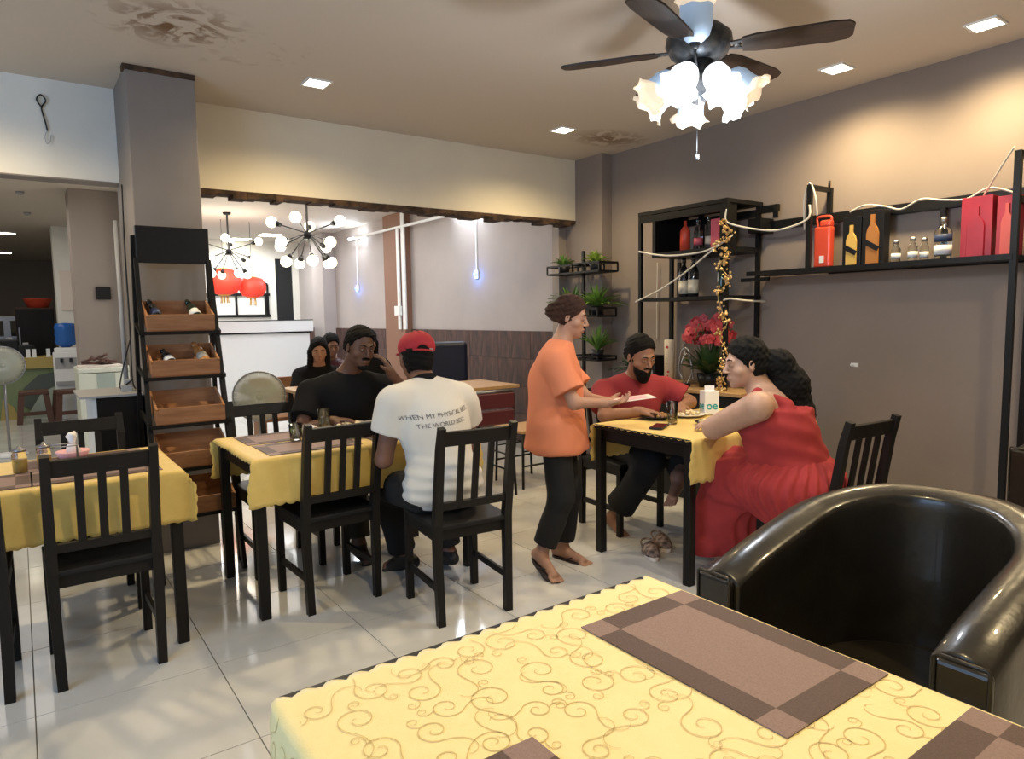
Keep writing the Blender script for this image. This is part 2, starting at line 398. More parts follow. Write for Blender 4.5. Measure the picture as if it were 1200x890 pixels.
# ------------------------------------------------------------------ ceiling fan
HUB = Vector((2.34, 1.92, 2.45))
fan = thing('ceiling_fan', 'dark-bladed ceiling fan with frosted tulip light shades', 'fan', HUB)
obj('downrod', MB().lathe([(.02, .09), (.02, .35)], n=12), 'black_metal', fan)
obj('canopy', MB().lathe([(.02, .25), (.075, .30), (.08, .348)], n=20), 'black_metal', fan)
obj('motor_housing', MB().lathe([(.0001, -.05), (.07, -.05), (.115, -.02), (.135, .02), (.13, .05), (.09, .085), (.03, .10)], n=28), 'fan_metal', fan)
obj('light_kit', MB().lathe([(.0001, -.22), (.02, -.215), (.045, -.19), (.055, -.15), (.075, -.12), (.05, -.09), (.06, -.05)], n=24), 'fan_metal', fan)
bl = MB()
prof = [(.17, .045), (.22, .058), (.35, .064), (.50, .068), (.555, .060), (.575, .035)]
for z in (-.004, .004):
    for (r, hw) in prof: bl.v += [(r, -hw, z), (r, hw, z)]
n = len(prof)
for i in range(n-1):
    a = i*2; b = (n+i)*2
    bl.f += [(a, a+1, a+3, a+2), (b, b+2, b+3, b+1), (a, a+2, b+2, b), (a+1, b+1, b+3, a+3)]; bl.sm += [False]*4
bl.f += [(0, 2*n, 2*n+1, 1), (2*n-2, 2*n-1, 4*n-1, 4*n-2)]; bl.sm += [False]*2
bme = bl.mesh('blade', 'fan_blade')
ir = MB().beam((.10, -.015, 0), (.20, -.03, 0), .016, .006).beam((.10, .015, 0), (.20, .03, 0), .016, .006).ball((.15, 0, 0), .018, 8, (1, 1, .4)); ime = ir.mesh('blade_iron', 'fan_metal')
for a in (5, 65, 125, -55, 199):
    a = R_(a)
    o = obj('blade', bme, None, fan, rot=(R_(-11), 0, a)); o2 = obj('blade_iron', ime, None, o)
# tulip shades
def tulip(parent, base, direction, m, L=.12):
    d = Vector(direction).normalized(); Rm = d.to_track_quat('Z', 'Y').to_matrix()
    def rip(r, z, t):
        k = max(0, (z-.085*L/.12)/(.035*L/.12)); return (r*(1+.13*k*math.sin(6*t)), z+.010*k*math.cos(6*t))
    s = L/.12
    h = obj('shade', MB().lathe([(.020*s, 0), (.040*s, .018*s), (.047*s, .045*s), (.045*s, .07*s), (.047*s, .095*s)], base, 24, Rm, ripple=rip), m, parent)
    obj('shade_rim', MB().lathe([(.047*s, .095*s), (.056*s, .112*s), (.066*s, .12*s), (.063*s, .1205*s), (.052*s, .110*s), (.044*s, .094*s)], base, 24, Rm, ripple=rip), 'shade_rim' if m != 'shade_on' else 'shade_on', h)
    obj('shade_holder', MB().lathe([(.0001, -.025), (.014, -.022), (.024, .003)], base, 14, Rm), 'fan_metal', h)
    obj('lamp_arm', MB().tube([(0, 0, -.12), (base[0]*.5, base[1]*.5, -.10), Vector(base)-d*.02], .006, 6), 'fan_metal', h)
    return h
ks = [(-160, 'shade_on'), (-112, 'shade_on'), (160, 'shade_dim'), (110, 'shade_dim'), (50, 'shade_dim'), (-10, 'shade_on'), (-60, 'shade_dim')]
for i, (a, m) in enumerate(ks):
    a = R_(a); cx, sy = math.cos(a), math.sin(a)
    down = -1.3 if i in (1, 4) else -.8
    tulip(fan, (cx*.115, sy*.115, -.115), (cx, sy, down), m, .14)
tulip(fan, (-.115, -.075, -.02), (-.10, -.13, 1), 'shade_dim', .165)
lamp('POINT', 'fan_lamp', (-.05, -.05, -.42), 11, (.80, .90, 1), parent=fan, shadow_soft_size=.05)
lamp('POINT', 'fan_lamp', (.10, .02, -.40), 11, (.92, .92, .95), parent=fan, shadow_soft_size=.05)
obj('pull_chain', MB().tube([(-.03, -.02, -.2), (-.03, -.02, -.42)], .0018, 5).lathe([(.0001, -.45), (.008, -.445), (.008, -.425), (.0001, -.42)], (-.03, -.02, 0), 8), 'black_metal', fan)

# ------------------------------------------------------------------ furniture builders
def make_chair(label, loc, rz, group='black slat-back dining chairs'):
    # faces +y locally; origin at floor under seat centre
    t = thing('dining_chair', label, 'chair', loc, rz, group)
    hx = .175
    obj('seat', MB().box((0, .005, .447), (.385, .40, .022)), 'black_seat', t, bevel=.006)
    obj('seat_frame', MB().box((0, .185, .41), (.32, .018, .05)).box((0, -.165, .41), (.32, .018, .05)).box((-.178, .01, .41), (.018, .34, .05)).box((.178, .01, .41), (.018, .34, .05)), 'black_wood', t)
    for s in (-1, 1):
        obj('leg', MB().beam((s*hx, .182, 0), (s*hx, .182, .436), .034, .034), 'black_wood', t, bevel=.003)
        # rear leg runs up into the leaning back post
        m = MB()
        pts = [((s*(hx-.005), -.19, 0), .034), ((s*hx, -.18, .30), .036), ((s*hx, -.18, .46), .038), ((s*hx, -.235, .80), .034), ((s*hx, -.262, .905), .030)]
        for (a, wa), (b, wb) in zip(pts[:-1], pts[1:]): m.beam(a, b, wa, wa, up=(0, 1, 0), w2=wb, h2=wb)
        obj('leg', m, 'black_wood', t)
        obj('stretcher', MB().beam((s*hx, .17, .165), (s*hx, -.18, .165), .016, .032), 'black_wood', t, bevel=.002)
    obj('top_rail', MB().beam((-hx, -.246, .853), (hx, -.246, .853), .020, .066, up=(0, -.22, 1)), 'black_wood', t, bevel=.003)
    obj('lower_rail', MB().beam((-hx, -.197, .545), (hx, -.197, .545), .020, .036, up=(0, -.16, 1)), 'black_wood', t, bevel=.003)
    for k in (-1, 0, 1):
        obj('slat', MB().beam((k*.073, -.198, .55), (k*.073, -.242, .83), .028, .014, up=(0, 1, 0)), 'black_wood', t)
    return t
CH = make_chair('empty black slat-back chair tucked at the near side of the left table', (.215, 3.195, 0), R_(1))
G = 'black slat-back dining chairs'
def chair(x, y, deg, label): return dup(CH, (x, y, 0), R_(deg), label, G)
chair(-.275, 3.22, -2, 'black slat-back chair cut off by the left edge of the photo')
chair(.225, 3.84, 180, 'black slat-back chair on the far side of the left table')
chair(1.19, 3.27, 2, 'empty black slat-back chair tucked under the near side of the middle table')
chair(1.13, 3.86, 180, 'black slat-back chair across the middle table, left of the man in black')
chair(1.64, 2.765, -6.5, 'black chair with the man in the white T-shirt on it')
chair(1.67, 4.13, 180, 'black chair hidden behind the seated man in black')
chair(3.13, 3.17, 178, 'black chair under the man in the red T-shirt')
chair(3.04, 1.76, -4, 'leaning-back black chair behind the woman in the red dress')

def make_cloth(w, l, drop, end, scal=.05, amp=.012, step=.016, z=.752, wob=.008, seed=1):
    # cloth over a table of size l (x) by w (y); long sides hang by drop, ends by end
    rnd = random.Random(seed); ph = [rnd.uniform(0, 6.28) for _ in range(6)]
    nx = int((l+2*max(end, .0))/step); ny = int((w+2*drop)/step)
    V = []; 
    def off(t, L, D, s):
        return t
    for j in range(ny+1):
        for i in range(nx+1):
            u = -1+2*i/nx; v = -1+2*j/ny
            hx = l/2+end; hy = w/2+drop
            x = u*hx; y = v*hy
            # scalloped hem: stretch outward near the hem only
            sy = amp*abs(math.sin(PI*x/scal)); sx = amp*abs(math.sin(PI*y/scal))
            ky = max(0, (abs(y)-(hy-.03))/.03); kx = max(0, (abs(x)-(hx-.03))/.03)
            y += math.copysign(sy*ky, y); x += math.copysign(sx*kx, x)
            dx = max(0, abs(x)-l/2); dy = max(0, abs(y)-w/2)
            px = min(abs(x), l/2); py = min(abs(y), w/2)
            hang = max(dx, dy)
            r = .012
            def roll(d):
                if d <= 0: return 0, 0
                a = min(d/r, PI/2); return r*math.sin(a), r*(1-math.cos(a)) + max(0, d-r*PI/2)
            ox, zx = roll(dx); oy, zy = roll(dy)
            zz = -max(zx, zy)
            wv = wob*min(1, hang/.08)
            if dy > 0: oy += wv*(math.sin(x*13+ph[0])+.6*math.sin(x*27+ph[1])+1.2)
            if dx > 0: ox += wv*(math.sin(y*15+ph[2])+.6*math.sin(y*29+ph[3])+1.2)
            if dx > 0 and dy > 0:
                # corner fold
                k = min(dx, dy); ox += k*.45; oy += k*.45
            V.append((math.copysign(px+ox, x), math.copysign(py+oy, y), z+zz+.0008*math.sin(x*9+ph[4])*math.sin(y*8+ph[5])))
    F = [(j*(nx+1)+i, j*(nx+1)+i+1, (j+1)*(nx+1)+i+1, (j+1)*(nx+1)+i) for j in range(ny) for i in range(nx)]
    m = MB(); m.v = V; m.f = F; m.sm = [True]*len(F); return m
def solidify(o, t=.0018):
    s = o.modifiers.new('thickness', 'SOLIDIFY'); s.thickness = t; s.offset = -1
def table(label, loc, l, w, rz=0, leg=.045):
    t = thing('dining_table', label, 'table', loc, rz, 'black square-legged tables')
    obj('tabletop', MB().box((0, 0, .738), (l, w, .024)), 'black_wood', t, bevel=.003)
    obj('apron', MB().box((0, w/2-.035, .69), (l-.08, .02, .07)).box((0, -w/2+.035, .69), (l-.08, .02, .07)).box((l/2-.035, 0, .69), (.02, w-.08, .07)).box((-l/2+.035, 0, .69), (.02, w-.08, .07)), 'black_wood', t)
    for sx in (-1, 1):
        for sy in (-1, 1):
            obj('leg', MB().beam((sx*(l/2-leg/2-.005), sy*(w/2-leg/2-.005), 0), (sx*(l/2-leg/2-.005), sy*(w/2-leg/2-.005), .726), leg, leg), 'black_wood', t, bevel=.003)
    return t
def swirls(m, x0, x1, y0, y1, z, n, seed, sc=1.0, wd=.0022):
    # scroll embroidery: raised ribbon spirals with branching tails
    rnd = random.Random(seed); pts = []; tries = 0
    while len(pts) < n and tries < 6000:
        tries += 1; p = (rnd.uniform(x0+.03, x1-.03), rnd.uniform(y0+.03, y1-.03))
        if all((p[0]-q[0])**2+(p[1]-q[1])**2 > (.055*sc)**2 for q in pts): pts.append(p)
    def ribbon(P, wd):
        vs = []
        for i, (x, y) in enumerate(P):
            a = P[max(i-1, 0)]; b = P[min(i+1, len(P)-1)]
            dx, dy = b[0]-a[0], b[1]-a[1]; L = math.hypot(dx, dy) or 1; nx, ny = -dy/L, dx/L
            k = wd*(.5+.5*math.sin(PI*min(1, (i+2)/len(P))))
            vs += [(x+nx*k/2, y+ny*k/2, z), (x-nx*k/2, y-ny*k/2, z)]
        vs = [(min(max(a, x0), x1), min(max(b, y0), y1), c) for a, b, c in vs]
        m.add(vs, [(2*i, 2*i+1, 2*i+3, 2*i+2) for i in range(len(P)-1)])
    for (cx, cy) in pts:
        R0 = rnd.uniform(.022, .036)*sc; th0 = rnd.uniform(0, 2*PI); sg = rnd.choice((-1, 1)); P = []
        for i in range(30):
            t = i/29; r = R0*(.12+.88*t**.85); a = th0+sg*t*2*PI*1.35; P.append((cx+r*math.cos(a), cy+r*math.sin(a)))
        # tail curving away the other way
        dx, dy = P[-1][0]-P[-2][0], P[-1][1]-P[-2][1]; h = math.atan2(dy, dx); x, y = P[-1]
        L = rnd.uniform(.06, .10)*sc; 
        for i in range(16):
            h += -sg*(.02+.018*i)*1.25; x += math.cos(h)*L/16; y += math.sin(h)*L/16; P.append((x, y))
        ribbon(P, wd)
        # small side curl leaving the outer turn
        j = 20; x, y = P[j]; h = math.atan2(P[j+1][1]-P[j][1], P[j+1][0]-P[j][0])-sg*.7; Q = [(x, y)]
        for i in range(18):
            h += -sg*(.10+.035*i); x += math.cos(h)*.0032*sc; y += math.sin(h)*.0032*sc; Q.append((x, y))
        ribbon(Q, wd*.85)
def placemat(label, x, y, z, along_y=True, rz=0):
    t = thing('placemat', label, 'placemat', (x, y, z), rz + (PI/2 if along_y else 0), 'brown checked placemats')
    L, W, b, h = .455, .30, .055, .0022
    obj('centre_panel', MB().box((0, 0, h/2), (L-2*b, W-2*b, h)), 'mat_light', t)
    for s in (-1, 1):
        obj('border', MB().box((0, s*(W-b)/2, h/2), (L-2*b, b, h)), 'mat_dark', t)
        obj('border', MB().box((s*(L-b)/2, 0, h/2), (b, W-2*b, h)), 'mat_dark', t)
        for q in (-1, 1): obj('corner', MB().box((s*(L-b)/2, q*(W-b)/2, h/2), (b, b, h)), 'mat_light', t)
    return t

# foreground table (long side runs along y)
table('foreground table under the yellow scroll-patterned cloth', (.745, .43, 0), 1.39, .865, PI/2)
cl = obj('tablecloth', make_cloth(.875, 1.385, .20, -.024, step=.0105, z=.7535, wob=.006, seed=3, scal=.046, amp=.017), 'cloth_lit'); cl.location = (.745, .43, 0); cl.rotation_euler = (0, 0, PI/2); solidify(cl, .0015)
tag(cl, 'large yellow scroll-embroidered tablecloth in the foreground', 'tablecloth', 'yellow scalloped tablecloths')
sw = MB(); swirls(sw, -.662, .662, -.43, .43, .7552, 250, 5, 1.15, .0019)
emb = obj('embroidery', sw, 'embroid', cl, kind='stuff')
# embroidery on the hanging left side, laid onto the folds
def lay_on(mb, base_obj, axis_dir, start, off=.0008):
    me = base_obj.data; bv = BVHTree.FromPolygons([v.co[:] for v in me.vertices], [p.vertices[:] for p in me.polygons])
    out = []
    for v in mb.v:
        p = Vector(v) + start; hit = bv.ray_cast(p, axis_dir)
        out.append(tuple(hit[0] - axis_dir*off) if hit[0] is not None else None)
    keep = [k for k, f in enumerate(mb.f) if all(out[i] is not None for i in f)]
    mb.f = [mb.f[k] for k in keep]; mb.sm = [mb.sm[k] for k in keep]; mb.v = [o if o is not None else (0, 0, -5) for o in out]
    used = sorted({i for f in mb.f for i in f}); mp = {a: b for b, a in enumerate(used)}
    mb.v = [mb.v[i] for i in used]; mb.f = [tuple(mp[i] for i in f) for f in mb.f]
sw2 = MB(); swirls(sw2, -.68, .68, .0, .19, 0, 44, 8)
sw2.v = [(a, 0, .748-b) for a, b, c in sw2.v]
lay_on(sw2, cl, Vector((0, -1, 0)), Vector((0, .7, 0)), -.0006*-1)
obj('embroidery', sw2, 'embroid', cl, kind='stuff')
placemat('placemat lying beside the armchair on the foreground table', 1.026, .772, .7545)
placemat('placemat in the bottom right corner of the photo', 1.026, .19, .7545)
placemat('placemat whose corner shows at the bottom edge of the photo', .430, .545, .7545)

# left table
table('left table with jars and placemats beside the wine rack', (-.08, 3.475, 0), 1.20, .70)
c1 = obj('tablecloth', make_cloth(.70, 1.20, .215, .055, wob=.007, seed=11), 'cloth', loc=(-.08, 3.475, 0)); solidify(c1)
tag(c1, 'yellow tablecloth on the left table, hanging low behind the chair', 'tablecloth', 'yellow scalloped tablecloths')
# middle table
table('middle table where the two men sit eating', (1.395, 3.485, 0), 1.16, .70)
c2 = obj('tablecloth', make_cloth(.70, 1.16, .215, .015, wob=.008, seed=21), 'cloth', loc=(1.395, 3.485, 0)); solidify(c2)
tag(c2, 'yellow tablecloth on the middle table of the two men', 'tablecloth', 'yellow scalloped tablecloths')
# right table
table('right table in front of the man in red', (3.185, 2.555, 0), 1.06, .70)
c3 = obj('tablecloth', make_cloth(.70, 1.05, .215, .004, wob=.010, seed=31), 'cloth', loc=(3.190, 2.555, 0)); solidify(c3)
tag(c3, 'yellow tablecloth on the right table under the woman\'s elbow', 'tablecloth', 'yellow scalloped tablecloths')
placemat('placemat on the left table right behind the chair back', .23, 3.33, .7535, False)
placemat('placemat on the left table cut by the photo edge', -.22, 3.33, .7535, False)
placemat('placemat on the far side of the left table', .22, 3.64, .7535, False)
placemat('placemat at the near left corner of the middle table', 1.13, 3.33, .7535, False)
placemat('placemat at the far left corner of the middle table', 1.12, 3.66, .7535, False)
placemat('placemat in front of the man in the white T-shirt', 1.66, 3.33, .7535, False)
placemat('placemat under the food of the man in black', 1.64, 3.66, .7535, False)

# tub armchairs
def tub(label, loc, rz=0):
    t = thing('tub_armchair', label, 'armchair', loc, rz, 'black leather tub armchairs')
    # open side faces -x; local: centre of seat at origin; outer half width .33, depth .72
    def path(off):
        P = []; hw = .33-off
        xs = [-.36, -.26, -.16, -.06, .02]
        for x in xs: P.append((x, -hw, (x+.36)))
        for k in range(1, 16):
            a = -PI/2+PI*k/16; P.append((.02+math.cos(a)*(.34-off), math.sin(a)*hw, None))
        for x in xs[::-1]: P.append((x, hw, (x+.36)))
        return P
    def top(x): 
        k = (x+.36)/.72; return .725+.155*min(1, k*1.15)**.8 if k > 0 else .725
    inner = path(.112); outer = path(0); n = len(outer)
    # shell cross-section: outer bottom, outer top, rounded crown, inner top, inner bottom
    V = []
    for i in range(n):
        ox, oy, _ = outer[i]; ix_, iy_, _ = inner[i]; zt = top((ox+ix_)/2)
        row = [(ox, oy, .06), (ox, oy, .40), (ox, oy, zt-.05), (ox, oy, zt-.02)]
        for t_ in (.12, .3, .5, .7, .88):
            f = t_; row.append((ox+(ix_-ox)*f, oy+(iy_-oy)*f, zt-.02+.022*math.sin(PI*f)))
        row += [(ix_, iy_, zt-.02), (ix_, iy_, zt-.06), (ix_, iy_, .40), (ix_, iy_, .30)]
        V += row
    k = 13; F = []
    for i in range(n-1):
        for j in range(k-1): F.append((i*k+j, (i+1)*k+j, (i+1)*k+j+1, i*k+j+1))
        F.append((i*k+k-1, (i+1)*k+k-1, (i+1)*k, i*k))
    F.append(tuple(range(k))); F.append(tuple((n-1)*k+j for j in range(k))[::-1])
    m = MB(); m.v = V; m.f = F; m.sm = [True]*(len(F)-2)+[False]*2
    o = obj('back_shell', m, 'leather', t)
    b = o.modifiers.new('bevel', 'BEVEL'); b.width = .008; b.segments = 2; b.limit_method = 'ANGLE'; b.angle_limit = R_(50)
    # front pads of the arms
    for s in (-1, 1):
        obj('arm_front', MB().box((-.365, s*.282, .385), (.02, .10, .65)), 'leather', t, bevel=.008)
        obj('piping', MB().tube([(-.376, s*.33, .06), (-.376, s*.33, .715), (-.376, s*.325, .722), (-.376, s*.24, .722), (-.376, s*.235, .715), (-.376, s*.235, .06)], .004, 6), 'leather', t)
    poly = [(-.35, -.232), (.02, -.232)] + [(.02+.24*math.cos(a), .232*math.sin(a)) for a in [(-PI/2+PI*q/10) for q in range(1, 10)]] + [(.02, .232), (-.35, .232)]
    obj('seat_cushion', MB().prism(poly, .30, .43), 'leather', t, bevel=.02)
    obj('base', MB().prism([(a*.98, b*1.2) for a, b in poly], .06, .30), 'leather', t)
    for (x, y) in ((-.30, -.26), (-.30, .26), (.22, -.2), (.22, .2)): obj('foot', MB().lathe([(.018, 0), (.025, .06)], (x, y, 0), 10), 'black_wood', t)
    return t
tub('black leather tub armchair in the right foreground', (1.765, .795, 0), 0)
tub('brown-black tub armchair cut off at the right photo edge', (4.03, .80, 0), R_(-20))

# ------------------------------------------------------------------ bottles and small things
def bottle(label, loc, m, h=.29, r=.037, lab='label_cream', rot=None, group=None, neck=.013, sh=.62, capm=None, name='wine_bottle', cat='bottle', lh=(.18, .42)):
    t = thing(name, label, cat, loc, 0, group)
    if rot is not None: t.rotation_euler = rot
    obj('glass_body', MB().lathe([(.0001, .003), (r*.9, 0), (r, .008), (r, h*sh), (r*.85, h*(sh+.06)), (neck*1.3, h*(sh+.16)), (neck, h*(sh+.2)), (neck, h*.97), (neck*1.15, h*.975), (neck*1.15, h*.998), (.0001, h)], n=16), m, t)
    if lab: obj('label', MB().lathe([(r*1.015, h*lh[0]), (r*1.015, h*lh[1])], n=16), lab, t)
    obj('cap', MB().lathe([(neck*1.22, h*.86), (neck*1.22, h*1.005), (.0001, h*1.006)], n=12), capm or m, t)
    return t
def tumbler(label, loc, h=.11, r=.034, fill=None, fh=.5, group=None):
    t = thing('drinking_glass', label, 'glass', loc, 0, group)
    obj('glass_wall', MB().lathe([(.0001, .001), (r*.82, 0), (r, h), (r*.93, h), (r*.76, .012), (.0001, .010)], n=20), 'glass', t)
    if fill: obj('drink', MB().lathe([(.0001, .012), (r*.75, .0125), (r*(.77+.14*fh), h*fh), (.0001, h*fh)], n=16), fill, t)
    return t
def plate(label, loc, r=.12, food=None, m='porcelain', name='plate', amount=1.0, seed=1, group=None):
    t = thing(name, label, 'plate', loc, 0, group)
    obj('dish', MB().lathe([(.0001, .002), (r*.6, 0), (r, .016), (r*.985, .019), (r*.6, .006), (.0001, .006)], n=28), m, t)
    if food:
        rnd = random.Random(seed); b = MB()
        for i in range(46):
            a = rnd.uniform(0, 2*PI); q = rnd.uniform(0, r*.62)*amount; b.ball((q*math.cos(a), q*math.sin(a), .012+rnd.uniform(0, .018)*(1-q/r)), rnd.uniform(.008, .018), 6, (1, rnd.uniform(.6, 1), .7))
        obj('food', b, food, t, kind='stuff')
    return t

# ---- wine ladder rack in front of the column
wr = thing('wine_display_rack', 'tall black ladder rack with tilted wooden trays by the column', 'rack', (.735, 4.2, 0))
xl, xr = -.187, .187
def wy(z): return -.30+.285*(z/1.9)   # front edge of the leaning frame
obj('header_board', MB().box((.005, .10, 1.80), (.375, .05, .20)), 'black_plastic', wr, bevel=.003)
for s in (-1, 1):
    obj('post', MB().beam((s*.205, wy(0), 0), (s*.185, .085, 1.72), .022, .040), 'black_metal', wr)
    obj('post', MB().beam((s*.215, .20, 0), (s*.19, .13, 1.85), .020, .034), 'black_metal', wr)
trz = [(1.33, 'top'), (1.085, 'second'), (.832, 'third'), (.60, 'fourth'), (.36, 'lowest')]
for i, (z, nm) in enumerate(trz):
    yf = -.05-.064*i; dep = .20; rise = .085
    tr = obj('wooden_tray', MB().beam((0, yf, z-.004), (0, yf+dep, z-.004+rise), .34, .010), 'crate', wr)
    obj('tray_front', MB().box((0, yf-.004, z+.040), (.345, .012, .086)), 'crate', tr, bevel=.002)
    for s in (-1, 1): obj('tray_side', MB().beam((s*.168, yf, z+.042), (s*.168, yf+dep, z+.042+rise), .010, .080), 'crate', tr)
    obj('tray_back', MB().box((0, yf+dep, z+rise+.035), (.345, .010, .085)), 'crate', tr)
    obj('crossbar', MB().beam((-.2, yf+.01, z-.018), (.2, yf+.01, z-.018), .016, .02), 'black_metal', wr)
    [obj('rail', MB().beam((q*.2, yf+.01, z-.018), (q*.2, .16, z+.04), .014, .02), 'black_metal', wr) for q in (-1, 1)]
def lying(label, x, i, m, lab, rz=0, h=.28, r=.034):
    z, _ = trz[i]; yf = -.05-.064*i
    return bottle(label, (.735+x, 4.2+yf+.035, z+.052), m, h=h*.72, r=r*.85, lab=lab, rot=(R_(-58), R_(8), rz), group=None)
lying('dark wine bottle with blue-white label at the left of the top tray', -.105, 0, 'dark_bottle', 'label_blue', R_(12))
lying('dark green wine bottle with pale label at the right of the top tray', .10, 0, 'green_bottle', 'label_white', R_(14))
lying('small dark bottle lying at the left of the second tray', -.06, 1, 'dark_bottle', 'label_white', R_(18), h=.2)
lying('dark bottle in a pale wrapper at the right of the second tray', .115, 1, 'amber_bottle', 'label_cream', R_(16))

# ---- cabinet left of the column
cb = thing('black_cabinet', 'black cabinet with grey top between freezer and column', 'cabinet', (.40, 4.72, 0))
obj('body', MB().b2(-.07, .16, -.26, .2, 0, .955), 'black_plastic', cb, bevel=.003)
obj('side_panel', MB().b2(-.09, -.07, -.26, .2, 0, .955), 'white_plastic', cb)
obj('cabinet_top', MB().b2(-.15, .165, -.29, .22, .955, .967), 'grey_plastic', cb)
gd = thing('cable_clutter', 'heap of grey adapters on the black cabinet', 'adapter', (.50, 4.62, .967))
obj('adapter_body', MB().box((0, 0, .02), (.06, .07, .04)).box((.01, .02, .055), (.04, .03, .03)), 'grey_plastic', gd, bevel=.004)
obj('wire', MB().tube(smoothpath([(0, 0, .04), (.03, -.03, .07), (-.03, -.02, .02), (-.02, .04, .08), (.04, .05, .3)]), .004, 6), 'black_plastic', gd)
tag(obj('power_cable', MB().tube(smoothpath([(.568, 4.80, 2.2), (.560, 4.79, 1.8), (.556, 4.76, 1.4), (.545, 4.72, 1.05), (.55, 4.66, .975)]), .004, 6), 'black_plastic'), 'thin dark cable running down beside the column', 'cable')
tag(obj('conduit', MB().tube([(.535, 4.93, .97), (.535, 4.93, 2.0)], .014, 8), 'grey_plastic'), 'grey vertical conduit beside the column above the black cabinet', 'conduit')

# ---- looped wire on the white beam
wl = thing('hanging_wire', 'loop of dark wire hanging on the white beam at the left', 'wire', (.20, YB-.012, 2.70))
obj('loop', MB().tube(smoothpath([(0, 0, -.07), (-.022, -.004, -.03), (0, -.006, 0), (.022, -.004, -.03), (0, 0, -.07), (.004, 0, -.11), (.012, -.002, -.15), (.020, 0, -.20)]), .0045, 6), 'black_plastic', wl)
obj('bare_end', MB().tube(smoothpath([(.020, 0, -.20), (.006, -.004, -.235), (.012, -.006, -.275), (.03, -.004, -.26), (.036, 0, -.225), (.045, 0, -.23)]), .002, 5), 'grey_plastic', wl)

# ---- wall shelf unit (right)
su = thing('wall_shelf', 'long black metal wall shelf with bottles on the right wall', 'shelf', (4.29, 2.2, 0))
def fr(name, m, mm='black_metal', par=None): return obj(name, m, mm, par or su)
YA, YZ = 1.39, 2.97
fr('shelf_board', MB().b2(-.13, .13, YA-2.2, YZ-2.2, 1.628, 1.652))
fr('front_rail', MB().beam((-.135, YA-2.2, 1.64), (-.135, YZ-2.2, 1.64), .02, .03))
fr('back_rail', MB().beam((.11, YA-2.2-.02, 1.985), (.11, YZ-2.2, 1.985), .03, .06))
fr('back_panel', MB().b2(.10, .13, YA-2.2, .31, 1.62, 1.655))
fr('post', MB().beam((-.125, .32, 1.63), (-.125, .32, 2.18), .024, .03, up=(0, 1, 0)).beam((-.125, .32, 2.165), (.13, .32, 2.165), .024, .03))
fr('post', MB().beam((.11, .32, 1.63), (.11, .32, 2.18), .024, .03, up=(0, 1, 0)).lathe([(.0001, 0), (.008, .005), (.008, .05), (.0001, .055)], (.10, .32, 2.175), 8))
fr('post', MB().beam((-.125, YA-2.2, 0), (-.125, YA-2.2, 2.17), .03, .03, up=(0, 1, 0)))
fr('post', MB().beam((.11, YA-2.2, 0), (.11, YA-2.2, 2.17), .03, .03, up=(0, 1, 0)))
fr('crossbar', MB().beam((-.125, YA-2.2, 2.155), (.11, YA-2.2, 2.155), .03, .03).beam((-.125, YA-2.2, 1.93), (.11, YA-2.2, 1.93), .03, .03))
fr('divider', MB().beam((.09, -.38, 1.65), (.09, -.38, 1.96), .02, .03, up=(0, 1, 0)))
fr('divider', MB().beam((.09, .10, 1.65), (.09, .10, 1.96), .02, .03, up=(0, 1, 0)))
fr('lower_bracket', MB().beam((-.10, .62, 1.60), (-.10, .84, 1.60), .02, .025))

ZS = 1.654
def flask_box(label, y, wv, h, m, face, fh, x=4.25, sash=True, name='boxed_bottle'):
    t = thing(name, label, 'bottle box', (x, y, ZS))
    obj('box', MB().b2(.0, .075, -wv/2, wv/2, 0, h), m, t, bevel=.002)
    b = MB(); hw = wv*.30
    pr = [(-hw, .006), (hw, .006), (hw, fh*.62), (hw*.8, fh*.72), (hw*.32, fh*.82), (hw*.32, fh), (-hw*.32, fh), (-hw*.32, fh*.82), (-hw*.8, fh*.72), (-hw, fh*.62)]
    n = len(pr); b.add([(-.001, y_, z_) for y_, z_ in pr]+[(-.010, y_*.9, z_) for y_, z_ in pr], [tuple(range(n, 2*n))]+[(i, (i+1) % n, n+(i+1) % n, n+i) for i in range(n)])
    lb = obj('bottle_relief', b, face, t)
    if sash: obj('sash_label', MB().beam((-.012, -hw, fh*.30), (-.012, hw, fh*.46), .004, .030, up=(0, 0, 1)), m, lb)
    return t
rbx = thing('red_flask', 'red carry-handle spirit canister at the left end of the wall shelf', 'canister', (4.25, 2.465, ZS))
obj('body', MB().b2(-.03, .03, -.055, .055, 0, .26), 'red_orange', rbx, bevel=.012)
obj('shoulder', MB().b2(-.028, .028, -.052, .02, .255, .30), 'red_orange', rbx, bevel=.012)
obj('handle', MB().tube(smoothpath([(0, .042, .25), (0, .048, .29), (0, .044, .322), (0, -.02, .325), (0, -.045, .315), (0, -.047, .28)]), .008, 8), 'red_orange', rbx)
obj('small_label', MB().b2(-.032, -.0305, -.018, .012, .03, .075), 'label_white', rbx)
flask_box('black gift box with yellow bottle picture on the wall shelf', 2.285, .115, .30, 'black_plastic', 'gold_label', .25)
flask_box('taller black gift box with brown bottle picture on the wall shelf', 2.07+.085, .13, .325, 'black_plastic', 'amber_bottle', .30)
bottle('small clear spirit bottle, leftmost of the three minis on the wall shelf', (4.26, 2.02, ZS), 'glass', h=.13, r=.026, lab='label_white', name='mini_bottle', group=None, capm='steel')
bottle('small clear spirit bottle in the middle of the three minis on the wall shelf', (4.26, 1.925, ZS), 'glass', h=.14, r=.026, lab='label_white', name='mini_bottle', capm='steel')
bottle('small clear spirit bottle, rightmost of the three minis on the wall shelf', (4.31, 1.885, ZS), 'glass', h=.135, r=.024, lab='label_white', name='mini_bottle', capm='steel')
